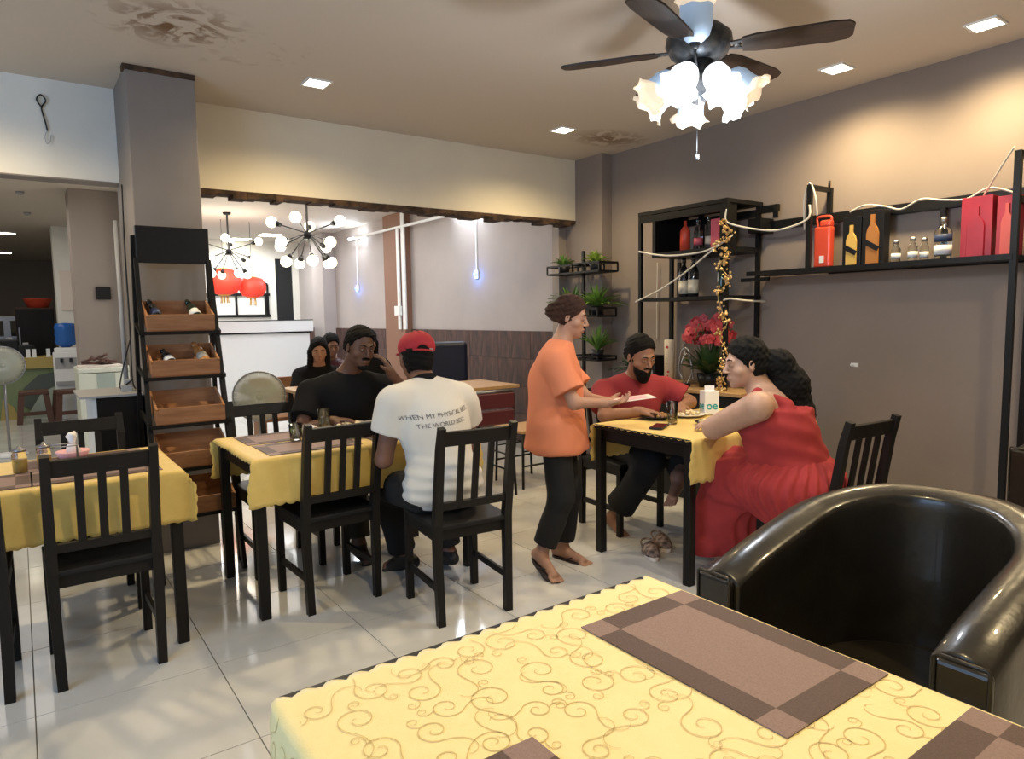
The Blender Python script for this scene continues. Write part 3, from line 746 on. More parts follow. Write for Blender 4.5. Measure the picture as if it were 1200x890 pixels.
vb = bottle('large clear spirit bottle with white and dark label on the wall shelf', (4.26, 1.765, ZS), 'glass', h=.235, r=.044, lab='label_white', name='spirit_bottle', capm='steel', sh=.66, lh=(.12, .34))
obj('dark_label', MB().lathe([(.0452, .10), (.0452, .14)], n=18), 'label_blue', vb)
flask_box('wide crimson gift carton on the wall shelf', 1.555+.045, .15, .325, 'red_box', 'red_box', .27, sash=False, name='gift_carton')
flask_box('crimson gift carton with orange bottle picture at the right end of the wall shelf', 1.455, .10, .31, 'red_box', 'red_orange', .27, sash=False, name='gift_carton')

# ---- corner bottle rack
cr = thing('corner_rack', 'black metal shelf rack with bottles beside the red orchids', 'rack', (4.20, 3.435, 0))
yl, yr = .405, -.40
def f2(name, m, mm='black_metal'): return obj(name, m, mm, cr)
for (x, y) in ((-.19, yl), (.17, yl), (-.19, yr), (.17, yr)):
    f2('post', MB().beam((x, y, .826), (x, y, 2.155), .028, .028, up=(0, 1, 0)))
f2('top_board', MB().b2(-.205, .20, yr-.015, yl+.015, 2.13, 2.158))
f2('shelf_board', MB().b2(-.205, .20, yr-.01, yl+.01, 1.47, 1.495))
f2('shelf_board', MB().b2(-.205, .19, yr-.01, yl-.13, 1.80, 1.835))
f2('side_panel', MB().b2(-.20, .18, yl-.16, yl-.13, 1.82, 2.13))
f2('side_panel', MB().b2(-.20, -.08, yr, yr+.05, 1.82, 2.13))
f2('upper_rail', MB().beam((-.19, yl, 2.10), (-.19, yr, 2.10), .025, .05))
f2('back_frame', MB().beam((.16, .10, 1.84), (.16, .10, 2.13), .05, .02, up=(0, 1, 0)).beam((.16, -.12, 1.84), (.16, -.12, 2.13), .05, .02, up=(0, 1, 0)).beam((.16, yl-.14, 1.96+.12), (.16, yr, 2.08), .02, .05))
f2('crossbar', MB().beam((-.19, yl, 1.482), (.17, yl, 1.482), .02, .025))
f2('side_bracket', MB().beam((.17, yr, 2.10), (.17, yr-.16, 2.10), .03, .05).beam((.15, yr-.15, 2.03), (.15, yr-.15, 2.12), .02, .03))
f2('side_ladder', MB().beam((.14, .30, 1.50), (.14, .30, 1.78), .02, .03, up=(0, 1, 0)).beam((.14, .30, 1.70), (.14, .20, 1.70), .02, .04).beam((.14, .30, 1.60), (.14, .20, 1.60), .02, .04))
f2('link_board', MB().b2(.05, .20, yr-.10, yr, 1.93, 2.03))
ob = thing('orange_red_bottle', 'orange-red bottle on the top shelf of the corner rack', 'bottle', (4.13, 3.50, 1.836))
obj('body', MB().lathe([(.0001, 0), (.038, .002), (.038, .15), (.03, .17), (.013, .19), (.013, .23), (.0001, .231)], n=14), 'red_orange', ob)
bottle('pale bottle with pink print on the top shelf of the corner rack', (4.14, 3.385, 1.836), 'glass', h=.22, r=.033, lab='pink_box', name='liqueur_bottle')
bottle('clear bottle with cream label on the top shelf of the corner rack', (4.16, 3.30, 1.836), 'glass', h=.23, r=.03, lab='label_cream', name='liqueur_bottle')
pc = thing('pink_carton', 'pinkish-red bottle carton on the top shelf of the corner rack', 'carton', (4.14, 3.20, 1.836))
obj('box', MB().b2(-.03, .03, -.05, .05, 0, .21), 'pink_box', pc, bevel=.002); obj('stripe', MB().b2(-.0315, -.0305, -.045, -.02, .03, .18), 'red_box', pc)
for (y, l, h) in ((3.50, 'dark wine bottle with cream label, leftmost in the corner rack', .31), (3.41, 'dark wine bottle with cream label, beside the leftmost in the corner rack', .32)):
    bottle(l, (4.12, y, 1.496), 'dark_bottle', h=h*.95, r=.04, lab='label_cream', lh=(.08, .42), group=None)
bottle('unlabelled dark green bottle at the right of the corner rack', (4.13, 3.16, 1.496), 'green_bottle', h=.27, r=.037, lab=None)

# ---- white string cables
def cable(label, pts, r=.009, m='cable', name='white_cable'):
    return tag(obj(name, MB().tube(smoothpath(pts, 8), r*.68, 7), m), label, 'cable')
cable('white cable drooping across the front of the corner rack under its top shelf', [(3.99, 3.84, 1.86), (3.985, 3.65, 1.82), (3.98, 3.45, 1.80), (3.985, 3.2, 1.81), (3.99, 3.05, 1.86)], .010)
cable('white cable rising diagonally across the corner rack', [(3.985, 3.87, 1.47), (3.98, 3.6, 1.56), (3.975, 3.35, 1.68), (3.98, 3.15, 1.80), (4.0, 2.98, 1.90)], .009)
cable('thin white cable hanging on the wall left of the corner rack', [(4.40, 4.02, 1.80), (4.405, 4.03, 1.5), (4.405, 4.03, 1.15)], .007)
cable('white cable sagging between corner rack and wall shelf', [(4.0, 3.03, 2.08), (4.0, 3.02, 1.99), (4.10, 2.85, 1.93), (4.13, 2.70, 1.915), (4.14, 2.52, 1.96), (4.15, 2.51, 2.05)], .010)
cable('white cable looped over the left shelf bracket', [(4.17, 2.47, 1.98), (4.16, 2.48, 2.10), (4.16, 2.52, 2.19), (4.17, 2.56, 2.10), (4.18, 2.56, 1.90)], .009)
cable('white cable wound along the upper rail of the wall shelf', [(4.36, 2.36, 2.0), (4.35, 2.26, 2.03), (4.36, 2.15, 2.01), (4.37, 2.05, 1.98), (4.35, 1.93, 2.02), (4.36, 1.82, 2.0), (4.37, 1.70, 1.99), (4.35, 1.58, 2.03), (4.37, 1.45, 1.98)], .009)
cable('white cable rising from the wall shelf to its right post', [(4.33, 1.60, 1.99), (4.22, 1.48, 2.12), (4.16, 1.41, 2.19)], .007)
cable('white cable across the lower right of the corner rack', [(3.98, 3.03, 1.46), (3.985, 2.98, 1.47), (4.10, 2.93, 1.455), (4.3, 2.92, 1.45)], .010)

# ---- golden garland on the rack's right post
gl = thing('gold_garland', 'golden bauble garland winding down the corner rack post', 'garland', (3.99, 3.02, 0))
gp = [(0, .02, 2.0), (-.01, -.03, 1.92), (-.01, .06, 1.84), (-.02, -.02, 1.78), (-.01, .04, 1.70), (-.01, -.03, 1.60), (-.02, .05, 1.50), (-.01, .02, 1.38), (-.01, -.02, 1.30), (-.02, .03, 1.20), (-.01, -.03, 1.10), (-.01, .0, 1.00), (0, .03, .90), (0, 0, .82)]
gpp = smoothpath(gp, 8); obj('strand', MB().tube(gpp, .0025, 5), 'gold', gl)
gb = MB(); rnd = random.Random(3)
for p in gpp:
    for _ in range(rnd.choice((0, 2, 5))):
        q = p + Vector((rnd.uniform(-.025, .015), rnd.uniform(-.038, .038), rnd.uniform(-.03, .03))); gb.ball(q, rnd.uniform(.005, .014), 6, (rnd.uniform(.4, 1), 1, 1))
obj('baubles', gb, 'gold', gl, kind='stuff')

# ---- low wooden side counter under the orchids
sc_ = thing('side_counter', 'dark side counter with light wood top behind the diners', 'counter', (4.12, 3.30, 0))
obj('counter_top', MB().b2(-.20, .30, -.45, .62, .80, .825), 'wood_top', sc_, bevel=.003)
obj('counter_body', MB().b2(-.17, .29, -.43, .60, 0, .80), 'black_plastic', sc_)
# orchids
oc = thing('orchid_pot', 'red silk orchids in a dark leafy pot on the side counter', 'flowers', (4.16, 3.29, .826))
obj('pot', MB().lathe([(.0001, 0), (.07, 0), (.09, .10), (.085, .10), (.0001, .09)], n=18), 'black_plastic', oc)
def leafblades(n, L, W, spread, seed, z0=0, droop=.5, zs=1.0):
    b = MB(); rnd = random.Random(seed)
    for i in range(n):
        a = rnd.uniform(0, 2*PI); l = L*rnd.uniform(.65, 1.1); e = rnd.uniform(.25, 1.0)*spread; pts = []
        for k in range(6):
            t = k/5; pts.append((math.cos(a)*l*t*e, math.sin(a)*l*t*e, z0+l*zs*(t*(1.15-.45*e)-droop*e*t*t)))
        px, py = -math.sin(a), math.cos(a); vs = []
        for k, p in enumerate(pts):
            wd = W*(math.sin(PI*min(.97, .12+.85*k/5)))*.5; vs += [(p[0]+px*wd, p[1]+py*wd, p[2]+.003), (p[0], p[1], p[2]-.002), (p[0]-px*wd, p[1]-py*wd, p[2]+.003)]
        fs = []
        for k in range(5): fs += [(3*k, 3*k+1, 3*k+4, 3*k+3), (3*k+1, 3*k+2, 3*k+5, 3*k+4)]
        b.add(vs, fs, True)
    return b
obj('leaves', leafblades(110, .27, .05, .95, 4, .08, .45), 'leaf_dark', oc, kind='stuff')
stems = MB(); fl_ = MB(); rnd = random.Random(9)
for i in range(9):
    a = rnd.uniform(0, 2*PI); r = rnd.uniform(.05, .14); top_ = (r*math.cos(a)*.8, r*math.sin(a)*1.3, rnd.uniform(.40, .52))
    P = smoothpath([(0, 0, .09), (top_[0]*.4, top_[1]*.4, .30), top_, (top_[0]*1.7, top_[1]*1.6, top_[2]-.07)], 6); stems.tube(P, .003, 5)
def blossom(c, r, nrm, b):
    Rm = Vector(nrm).to_track_quat('Z', 'Y').to_matrix(); c = Vector(c)
    for k in range(5):
        a = 2*PI*k/5+.3; vs = []
        for (t, wv, z) in ((.05, .10, 0), (.5, .42, .10), (.85, .36, .06), (1.05, .05, -.05)):
            for s in (-1, 1): vs.append(c + Rm @ Vector(((t*math.cos(a)-s*wv*math.sin(a))*r, (t*math.sin(a)+s*wv*math.cos(a))*r, z*r)))
        b.add(vs, [(0, 1, 3, 2), (2, 3, 5, 4), (4, 5, 7, 6)], True)
    b.ball(c + Rm @ Vector((0, 0, .1*r)), r*.18, 6)
for i in range(64):
    th_ = rnd.uniform(0, 2*PI); ph_ = rnd.uniform(-.5, 1.2); rr = rnd.uniform(.5, 1)
    c = (.13*rr*math.cos(th_)*math.cos(ph_)-.02, .24*rr*math.sin(th_)*math.cos(ph_)+.0, .38+.15*rr*math.sin(ph_))
    blossom(c, rnd.uniform(.028, .042), (-1+rnd.uniform(-.5, .5), rnd.uniform(-.9, .5)-.3, rnd.uniform(-.3, .5)), fl_)
obj('stems', stems, 'leaf_dark', oc, kind='stuff'); obj('blossoms', fl_, 'petal', oc, kind='stuff')
# tall white printed cylinder and silver loop ornament
wc = thing('printed_canister', 'tall white cylinder with faint red flower print beside the orchids', 'canister', (4.10, 3.62, .826))
obj('cylinder', MB().lathe([(.0001, 0), (.040, 0), (.040, .34), (.037, .345), (.0001, .345)], n=24), 'label_cream', wc)
pr = MB()
for (a, z, r) in ((3.4, .29, .012), (3.2, .22, .006), (3.6, .10, .010), (3.5, .07, .007), (3.3, .16, .005)):
    Rm = Vector((math.cos(a), math.sin(a), 0)).to_track_quat('Z', 'Y').to_matrix(); pr.ball((.0395*math.cos(a), .0395*math.sin(a), z), r, 8, (1, 1, .08), Rm)
obj('flower_print', pr, 'petal', wc)
so = thing('silver_loop_ornament', 'twisted silver loop ornament between white cylinder and orchids', 'ornament', (4.06, 3.43, .826))
obj('base', MB().lathe([(.0001, 0), (.04, 0), (.04, .02), (.0001, .022)], n=16), 'black_plastic', so)
obj('loops', MB().tube(smoothpath([(0, 0, .02), (-.01, .05, .12), (0, .03, .27), (.01, -.02, .27), (.02, -.05, .12), (0, -.02, .02)], 8), .007, 8).tube(smoothpath([(0, .01, .02), (-.02, .02, .15), (0, .0, .24), (.01, -.04, .2), (.01, -.07, .05)], 8), .006, 8).tube(smoothpath([(0, .0, .24), (0, .02, .30), (0, .0, .33)], 6), .005, 6), 'steel', so)
bs = thing('black_speaker', 'small black speaker behind the head of the man in red', 'speaker', (4.12, 3.80, .826))
obj('cabinet', MB().box((0, 0, .11), (.12, .13, .22)), 'black_plastic', bs, bevel=.006); obj('cone', MB().lathe([(.0001, 0), (.04, .004), (.045, 0)], (-.061, 0, .08), 16, Matrix.Rotation(R_(-90), 3, 'Y')), 'grey_plastic', bs)

# ---- plant stand at the pilaster
ps = thing('plant_stand', 'black metal pole plant stand with tray shelves by the pilaster', 'plant stand', (4.14, 4.66, 0))
obj('pole', MB().beam((0, 0, 0), (0, 0, 1.94), .025, .025, up=(0, 1, 0)), 'black_metal', ps)
def tray(y0, y1, z, h):
    b = MB()
    for zz in (z, z+h): b.beam((-.11, y0, zz), (-.11, y1, zz), .010, .016).beam((.11, y0, zz), (.11, y1, zz), .010, .016).beam((-.11, y0, zz), (.11, y0, zz), .010, .016).beam((-.11, y1, zz), (.11, y1, zz), .010, .016)
    for y in (y0, y1, (y0+y1)/2): b.beam((-.11, y, z), (-.11, y, z+h), .010, .014, up=(0, 1, 0)).beam((.11, y, z), (.11, y, z+h), .010, .014, up=(0, 1, 0))
    b.b2(-.11, .11, y0, y1, z-.006, z+.002)
    obj('tray_shelf', b, 'black_metal', ps)
tray(-.32, .02, 1.745, .075); tray(.02, .38, 1.745, .07); tray(-.30, .04, 1.36, .07); tray(-.30, .04, .98, .03); tray(0, .34, 1.36, .07)
obj('foot', MB().box((0, 0, .01), (.3, .3, .02)), 'black_metal', ps)
def plant(label, y, z, L, n, seed, m='leaf', spread=1.0, zs=1.0, x=4.14, W=.02):
    t = thing('potted_fern', label, 'plant', (x, y, z))
    obj('pot', MB().lathe([(.0001, 0), (.045, 0), (.060, .085), (.054, .085), (.0001, .075)], n=16), 'black_plastic', t)
    obj('foliage', leafblades(n, L, W, spread, seed, .07, .55, zs), m, t, kind='stuff'); return t
plant('bright green grassy plant on the top tray of the plant stand', 4.50, 1.748, .15, 60, 1, 'leaf_bright', 1.1)
plant('green fern at the far end of the top tray', 4.93, 1.748, .13, 50, 2, 'leaf', .9)
plant('large arching fern on the middle tray of the plant stand', 4.48, 1.363, .26, 90, 3, 'leaf', 1.1, .95, W=.025)
plant('feathery fern above the head of the standing woman', 4.83, 1.363, .26, 80, 4, 'leaf', 1.1, .9, W=.022)
plant('dark spiky plant on the lower tray behind the man in red', 4.48, .983, .24, 60, 5, 'leaf', .8, 1.0, W=.022)
plant('dark bushy plant low beside the shoulder of the man in red', 4.05, .826, .19, 70, 6, 'leaf_dark', 1.2, .9, x=4.16, W=.03)

# ---- small wall things
sk = thing('wall_hook', 'small white adhesive hook on the right wall', 'hook', (XR-.001, 2.34, 1.02))
obj('plate', MB().b2(-.004, 0, -.03, .02, -.01, .014), 'label_white', sk); obj('hook', MB().tube([(-.004, 0, 0), (-.02, .01, -.004), (-.022, .012, .006)], .004, 6), 'label_white', sk)

# ------------------------------------------------------------------ things on the tables
ZT = .7565
tumbler('water glass on the middle table in front of the man in black', (1.37, 3.74, ZT), h=.115, r=.036, fill='tea', fh=.35)
tumbler('short glass with green leaves at the left of the middle table', (1.13, 3.50, ZT), h=.085, r=.036, fill='greens', fh=.7)
plate('plate of rice and meat before the man in black', (1.50, 3.72, ZT), .12, 'rice', seed=4)
plate('plate of fried food beside the elbow of the man in white', (1.68, 3.66, ZT), .11, 'curry', seed=5)
plate('plate of salad behind the chair slats on the middle table', (1.42, 3.42, ZT), .105, 'greens', seed=6)
plate('pale plate with sauce left of the salad', (1.27, 3.60, ZT), .075, 'curry', seed=8)
plate('black dish by the arm of the man in white', (1.62, 3.42, ZT), .10, 'curry', m='black_plastic', seed=7)
def tissues(label, loc, name='tissue_pile'):
    t = thing(name, label, 'tissue', loc); b = MB(); rnd = random.Random(5)
    for i in range(7):
        a = rnd.uniform(0, 6.3); b.add([Vector((rnd.uniform(-.04, .04), rnd.uniform(-.03, .03), rnd.uniform(.002, .035))) for _ in range(4)], [(0, 1, 2, 3)])
        b.ball((rnd.uniform(-.04, .04), rnd.uniform(-.03, .03), .015), .018, 6, (1.2, .8, .7))
    obj('crumpled_sheets', b, 'tissue', t); return t
tissues('crumpled white tissues by the water glass on the middle table', (1.27, 3.76, ZT))
# right table
def phone(label, loc, rz):
    t = thing('mobile_phone', label, 'phone', loc, rz)
    obj('body', MB().box((0, 0, .0045), (.074, .155, .009)), 'black_plastic', t, bevel=.003); obj('screen', MB().box((0, 0, .0095), (.068, .148, .001)), 'dark_bottle', t)
phone('black phone lying near the left end of the right table', (2.82, 2.56, ZT), R_(-62))
tumbler('clear tumbler with a little drink beside the phone', (2.97, 2.60, ZT), h=.125, r=.034, fill='tea', fh=.25)
plate('dark plate with food in front of the man in red', (3.06, 2.80, ZT), .115, 'curry', m='black_plastic', seed=11)
plate('long plate of fried rice in the middle of the right table', (3.26, 2.74, ZT), .12, 'rice', seed=12)
plate('dark plate with pale fish beside the elbow of the woman in red', (3.10, 2.44, ZT), .085, 'rice', m='black_plastic', seed=13)
ct = thing('tissue_carton', 'white carton with teal lettering on the right table', 'carton', (3.42, 2.70, ZT), R_(-30))
obj('carton_box', MB().b2(-.045, .045, -.045, .045, 0, .145), 'white_plastic', ct, bevel=.004)
obj('tissue', MB().b2(-.03, .03, -.004, .004, .145, .175), 'tissue', ct)
def text_mesh(body, size, name, m, parent, loc=(0, 0, 0), rot=(0, 0, 0), bold=False, extrude=.0004):
    cu = bpy.data.curves.new(name, 'FONT'); cu.body = body; cu.size = size; cu.align_x = 'CENTER'; cu.align_y = 'CENTER'; cu.extrude = extrude; cu.resolution_u = 3
    if bold: cu.offset = size*.02
    o = bpy.data.objects.new(name, cu); COL.objects.link(o); bpy.context.view_layer.update()
    me = bpy.data.meshes.new_from_object(o.evaluated_get(bpy.context.evaluated_depsgraph_get())); bpy.data.objects.remove(o)
    me.name = name; me.materials.clear(); me.materials.append(M[m])
    q = bpy.data.objects.new(name, me); COL.objects.link(q); q.parent = parent; q.location = loc; q.rotation_euler = rot; return q
text_mesh('oe', .07, 'lettering', 'teal', ct, (0, -.0462, .055), (PI/2, 0, 0), True)
text_mesh('oe', .07, 'lettering', 'teal', ct, (-.0462, 0, .055), (PI/2, 0, -PI/2), True)
# left table
for (x, y, l) in ((-.03, 3.50, 'glass jar of yellow sauce nearest the left photo edge'), (.055, 3.54, 'narrow glass jar of yellow sauce right of the other jar')):
    t = thing('sauce_jar', l, 'jar', (x, y, ZT))
    obj('glass_wall', MB().lathe([(.0001, .001), (.026, 0), (.028, .075), (.022, .085), (.024, .09)], n=18), 'glass', t)
    obj('sauce', MB().lathe([(.0001, .004), (.0245, .0045), (.026, .055), (.0001, .055)], n=16), 'gold_label', t)
    obj('lid', MB().lathe([(.026, .088), (.026, .098), (.008, .103), (.006, .112), (.0001, .114)], n=16), 'steel', t)
cdy = thing('condiment_stand', 'chrome condiment stand on the left table behind the jars', 'stand', (.13, 3.60, ZT))
obj('tray_base', MB().b2(-.05, .05, -.04, .04, 0, .012), 'steel', cdy); obj('wire_frame', MB().tube([(-.05, -.04, .01), (-.05, -.04, .08), (.05, -.04, .08), (.05, -.04, .01)], .003, 6).tube([(-.05, .04, .01), (-.05, .04, .08), (.05, .04, .08), (.05, .04, .01)], .003, 6).tube([(-.05, -.04, .08), (-.05, .04, .08)], .003, 6), 'steel', cdy)
pk = thing('tissue_dish', 'pink tissue dish with a white tissue standing up on the left table', 'tissue holder', (.17, 3.74, ZT))
obj('dish', MB().lathe([(.0001, 0), (.055, 0), (.07, .03), (.065, .032), (.045, .02), (.0001, .02)], n=22), 'pink', pk)
obj('tissue', MB().lathe([(.03, .02), (.022, .05), (.010, .07), (.022, .10), (.015, .115), (.0001, .112)], n=9, ripple=lambda r, z, t: (r*(1+.25*math.sin(3*t+z*60)), z+.006*math.sin(2*t))), 'tissue', pk)

# clogs on the floor
def clog(label, loc, rz):
    t = thing('slip_on_clog', label, 'shoe', loc, rz, None)
    obj('sole', MB().prism([(.045*math.cos(a)*(1 if math.sin(a) > 0 else .82), .13*math.sin(a)) for a in [2*PI*k/20 for k in range(20)]], 0, .022), 'paper', t, bevel=.005)
    u = MB()
    for i in range(6):
        k = i/5; y = -.01+.125*k; r = .046*math.sqrt(max(.02, 1-k**3)); h = .055*math.sqrt(max(.05, 1-k**2.4))
        for j in range(9):
            a = PI*j/8; u.v.append((r*math.cos(a), y, .02+h*math.sin(a)))
    for i in range(5):
        for j in range(8): u.f.append((i*9+j, i*9+j+1, (i+1)*9+j+1, (i+1)*9+j)); u.sm.append(True)
    up = obj('upper', u, M['clog'], t); so_ = up.modifiers.new('thickness', 'SOLIDIFY'); so_.thickness = .004
    obj('heel_strap', MB().tube(smoothpath([(.042, -.01, .04), (.036, -.09, .05), (0, -.125, .055), (-.036, -.09, .05), (-.042, -.01, .04)]), .006, 6), M['clog'], t)
M['clog'] = mat('patterned_clog', (.36, .25, .19), .6, noise=(.05, .03, .025), nscale=45)
clog('patterned brown clog on the floor under the right table, nearer the camera', (2.86, 2.66, 0), R_(145))
clog('patterned brown clog on the floor under the right table, farther from the camera', (3.02, 2.72, 0), R_(150))

# ------------------------------------------------------------------ rear dining area
def sputnik(label, loc, r, n, seed, z0, stem):
    t = thing('globe_chandelier', label, 'chandelier', loc, 0, 'opal globe chandeliers'); rnd = random.Random(seed)
    obj('stem', MB().lathe([(.0001, .02), (.03, .01), (.045, -.02), (.02, -.05), (.011, -.06), (.011, z0), (.045, z0+.01), (.05, z0+.03)], (0, 0, 0), 12), 'black_metal', t)
    obj('canopy', MB().lathe([(.055, stem-.002), (.045, stem-.03), (.012, stem-.035), (.011, 0)], n=16), 'black_metal', t)
    for k in range(n):
        a = 2*PI*k/n+.2; el = R_((-52, -18, 18)[k % 3]); d = Vector((math.cos(a)*math.cos(el), math.sin(a)*math.cos(el), math.sin(el)))
        ar = obj('arm', MB().tube([d*.03, d*(r-.07)], .006, 6), 'black_metal', t)
        Rm = d.to_track_quat('Z', 'Y').to_matrix()
        obj('socket', MB().lathe([(.0001, -.05), (.018, -.05), (.032, 0), (.0001, 0)], d*(r-.045), 10, Rm), 'black_metal', ar)
        obj('globe', MB().ball(d*r, .055, 14), 'globe', ar)
    lamp('POINT', 'chandelier_lamp', (0, 0, -.1), 22, (1, .9, .74), parent=t, shadow_soft_size=.25)
    return t
sputnik('black chandelier with opal globes hanging below the broken beam edge', (2.40, 6.8, 2.22), .36, 13, 1, -.07, .58)
sputnik('farther globe chandelier above the red lanterns', (2.36, 9.75, 2.30), .40, 12, 2, -.07, .50)
def lantern(label, loc, r, h):
    t = thing('red_lantern', label, 'lantern', loc, 0, 'red silk lanterns')
    obj('silk_body', MB().lathe([(r*.35, h*.5), (r*.75, h*.42), (r, h*.15), (r, -h*.15), (r*.75, -h*.42), (r*.35, -h*.5)], n=24, ripple=lambda R, z, a: (R*(1+.03*math.cos(12*a)), z)), 'red_lantern', t)
    obj('cap', MB().lathe([(.0001, h*.53), (r*.36, h*.52), (r*.36, h*.47)], n=16).lathe([(r*.36, -h*.47), (r*.36, -h*.53), (.0001, -h*.54)], n=16), 'tassel', t)
    tb = MB()
    for k in range(10): a = 2*PI*k/10; tb.tube([(r*.2*math.cos(a), r*.2*math.sin(a), -h*.5), (r*.25*math.cos(a), r*.25*math.sin(a), -h*.5-.12)], .006, 4)
    obj('tassel', tb, 'tassel', t, kind='stuff'); obj('cord', MB().tube([(0, 0, h*.5), (0, 0, ZC-loc[2])], .003, 4), 'black_plastic', t)
lantern('red silk lantern at the centre below the far chandelier', (2.44, 10.45, 1.92), .23, .37)
lantern('red silk lantern right of the centre lantern', (2.86, 10.55, 1.85), .19, .30)
lantern('orange-red lantern half hidden by the rack post', (2.02, 10.35, 1.86), .14, .28)

# bar counter and shelf frames
bc = thing('bar_counter', 'white bar counter with overhanging ledge at the rear', 'counter', (3.0, 11.3, 0))
obj('body', MB().b2(-1.45, .95, 0, .5, .10, 1.16), 'label_white', bc); obj('ledge', MB().b2(-1.5, 1.0, -.06, .56, 1.17, 1.35), 'label_white', bc, bevel=.006)
obj('dark_strip', MB().b2(-1.49, .97, -.03, .52, 1.145, 1.172), 'black_plastic', bc); obj('plinth', MB().b2(-1.45, .95, .01, .49, 0, .10), 'black_plastic', bc)  # solid black strip between ledge and white front, black plinth below
obj('edge_trim', MB().b2(-1.505, 1.005, -.065, .565, 1.35, 1.362), 'black_plastic', bc)
bf = thing('bar_shelf_frame', 'black open shelf frame on the white wall behind the bar', 'shelf', (3.35, 13.075, 0))
b = MB()
for z in (1.44, 1.83): b.beam((-.7, 0, z), (.5, 0, z), .03, .05)
for x in (-.1, .42, .46): b.beam((x, 0, 1.42), (x, 0, 2.02 if x != .42 else 1.85), .03, .05, up=(0, 1, 0))
b.beam((-.1, 0, 2.02), (-.22, 0, 2.05), .03, .04).beam((.46, 0, 2.02), (.36, 0, 2.05), .03, .04)
for x in (-.22, .36): b.beam((x, 0, 1.98), (x, 0, 2.07), .03, .03, up=(0, 1, 0))
obj('frame', b, 'black_metal', bf)
# tube lamps and wiring on the right wall
for (y, z, l) in ((10.2, 2.62, 'bright white tube lamp high on the rear wall beside the chandelier'), (6.95, 2.60, 'white tube lamp on the rear wall just under the beam')):
    t = thing('tube_lamp', l, 'lamp', (XR-.02, y, z)); obj('housing', MB().b2(-.03, .008, -.32, .32, -.02, .02), 'white_plastic', t); obj('tube', MB().tube([(-.045, -.30, 0), (-.045, .30, 0)], .016, 10), 'tube', t)
    lamp('AREA', 'tube_light', (-.09, 0, -.0), 13, (.80, .90, 1), (0, R_(60), 0), parent=t, shape='RECTANGLE', size=.1, size_y=.6)
tag(obj('wall_conduit', MB().beam((4.30, 5.4, 2.585), (4.30, 10.1, 2.60), .03, .03), 'white_plastic'), 'white cable trunking running along the rear wall top', 'trunking')
sb = thing('switch_box', 'white cable duct and switch box on the brown pilaster', 'switch', (4.30, 8.62, 0)); obj('duct', MB().b2(-.02, 0, -.03, .04, 1.21, 2.58), 'white_plastic', sb); obj('box', MB().b2(-.05, 0, -.06, .09, 1.40, 1.53), 'white_plastic', sb, bevel=.006)
for (y, z, l) in ((6.83, 1.86, 'glowing blue plug light on the rear wall nearer the camera'), (10.3, 1.84, 'glowing blue plug light on the rear wall beside the bar')):
    t = thing('blue_plug_light', l, 'light', (XR-.014, y, z)); obj('socket', MB().b2(-.02, 0, -.04, .04, -.05, .05), 'white_plastic', t, bevel=.004); obj('led', MB().ball((-.03, 0, -.0), .024, 10), 'blue_led', t)
    obj('cord_cover', MB().b2(-.012, 0, -.010, .010, .05, .74), 'white_plastic', t)
    lamp('POINT', 'blue_glow', (-.08, 0, -.02), 1.0, (.1, .3, 1), parent=t, shadow_soft_size=.02)

# metal chairs and table behind the standing woman
def metal_chair(label, loc, rz):
    t = thing('metal_chair', label, 'chair', loc, rz, 'black metal rear chairs')
    for sx in (-1, 1):
        obj('leg', MB().tube([(sx*.19, .18, 0), (sx*.18, .17, .45)], .011, 8), 'black_metal', t)
        obj('leg', MB().tube([(sx*.20, -.20, 0), (sx*.185, -.18, .45), (sx*.185, -.21, .80)], .011, 8), 'black_metal', t)
        obj('stretcher', MB().tube([(sx*.186, .17, .18), (sx*.19, -.19, .18)], .008, 6).tube([(sx*.186, .17, .30), (sx*.19, -.19, .30)], .006, 6), 'black_metal', t)
    obj('seat', MB().box((0, 0, .455), (.40, .38, .025)), 'wood_top', t, bevel=.006)
    obj('back_pad', MB().box((0, -.205, .62), (.37, .03, .11)), 'maroon', t, bevel=.01); obj('back_pad', MB().box((0, -.21, .745), (.37, .03, .12)), 'maroon', t, bevel=.01)
    obj('top_bar', MB().tube([(-.185, -.212, .815), (.185, -.212, .815)], .011, 8), 'steel', t)
metal_chair('black metal chair with maroon back pads behind the white T-shirt', (2.85, 4.42, 0), R_(-5))
metal_chair('black metal chair with wooden seat partly hidden by the standing woman', (3.36, 4.50, 0), R_(90))
rt_ = thing('rear_table', 'pale topped rear table behind the maroon chair', 'table', (3.30, 5.35, 0)); obj('tabletop', MB().b2(-.5, .4, -.3, .35, .72, .75), 'wood_top', rt_, bevel=.004)
for x in (-.42, .32):
    for y in (-.24, .28): obj('leg', MB().tube([(x, y, 0), (x, y, .72)], .016, 8), 'black_metal', rt_)
nc = thing('navy_chair', 'high-backed navy vinyl chair against the rear wainscot', 'chair', (3.62, 6.15, 0), R_(160))
obj('backrest', MB().box((0, -.24, .80), (.46, .10, .62)), 'navy', nc, bevel=.04); obj('seat', MB().box((0, .02, .42), (.46, .48, .12)), 'navy', nc, bevel=.03)
for x in (-.19, .19):
    for y in (-.2, .2): obj('leg', MB().beam((x, y, 0), (x, y, .37), .035, .035), 'black_wood', nc)
bt = thing('rear_dining_table', 'light wood table in front of the women at the rear', 'table', (2.45, 6.0, 0)); obj('tabletop', MB().b2(-.52, .65, -.3, .35, .72, .75), 'wood_top', bt, bevel=.004)
for x in (-.46, .58):
    for y in (-.24, .28): obj('leg', MB().beam((x, y, 0), (x, y, .72), .04, .04), 'black_wood', bt)
bn = thing('wooden_bench', 'brown wooden bench end behind the rear woman at left', 'bench', (2.25, 6.75, 0)); obj('seat', MB().b2(-.45, .6, -.15, .2, .40, .44), 'crate', bn, bevel=.005)
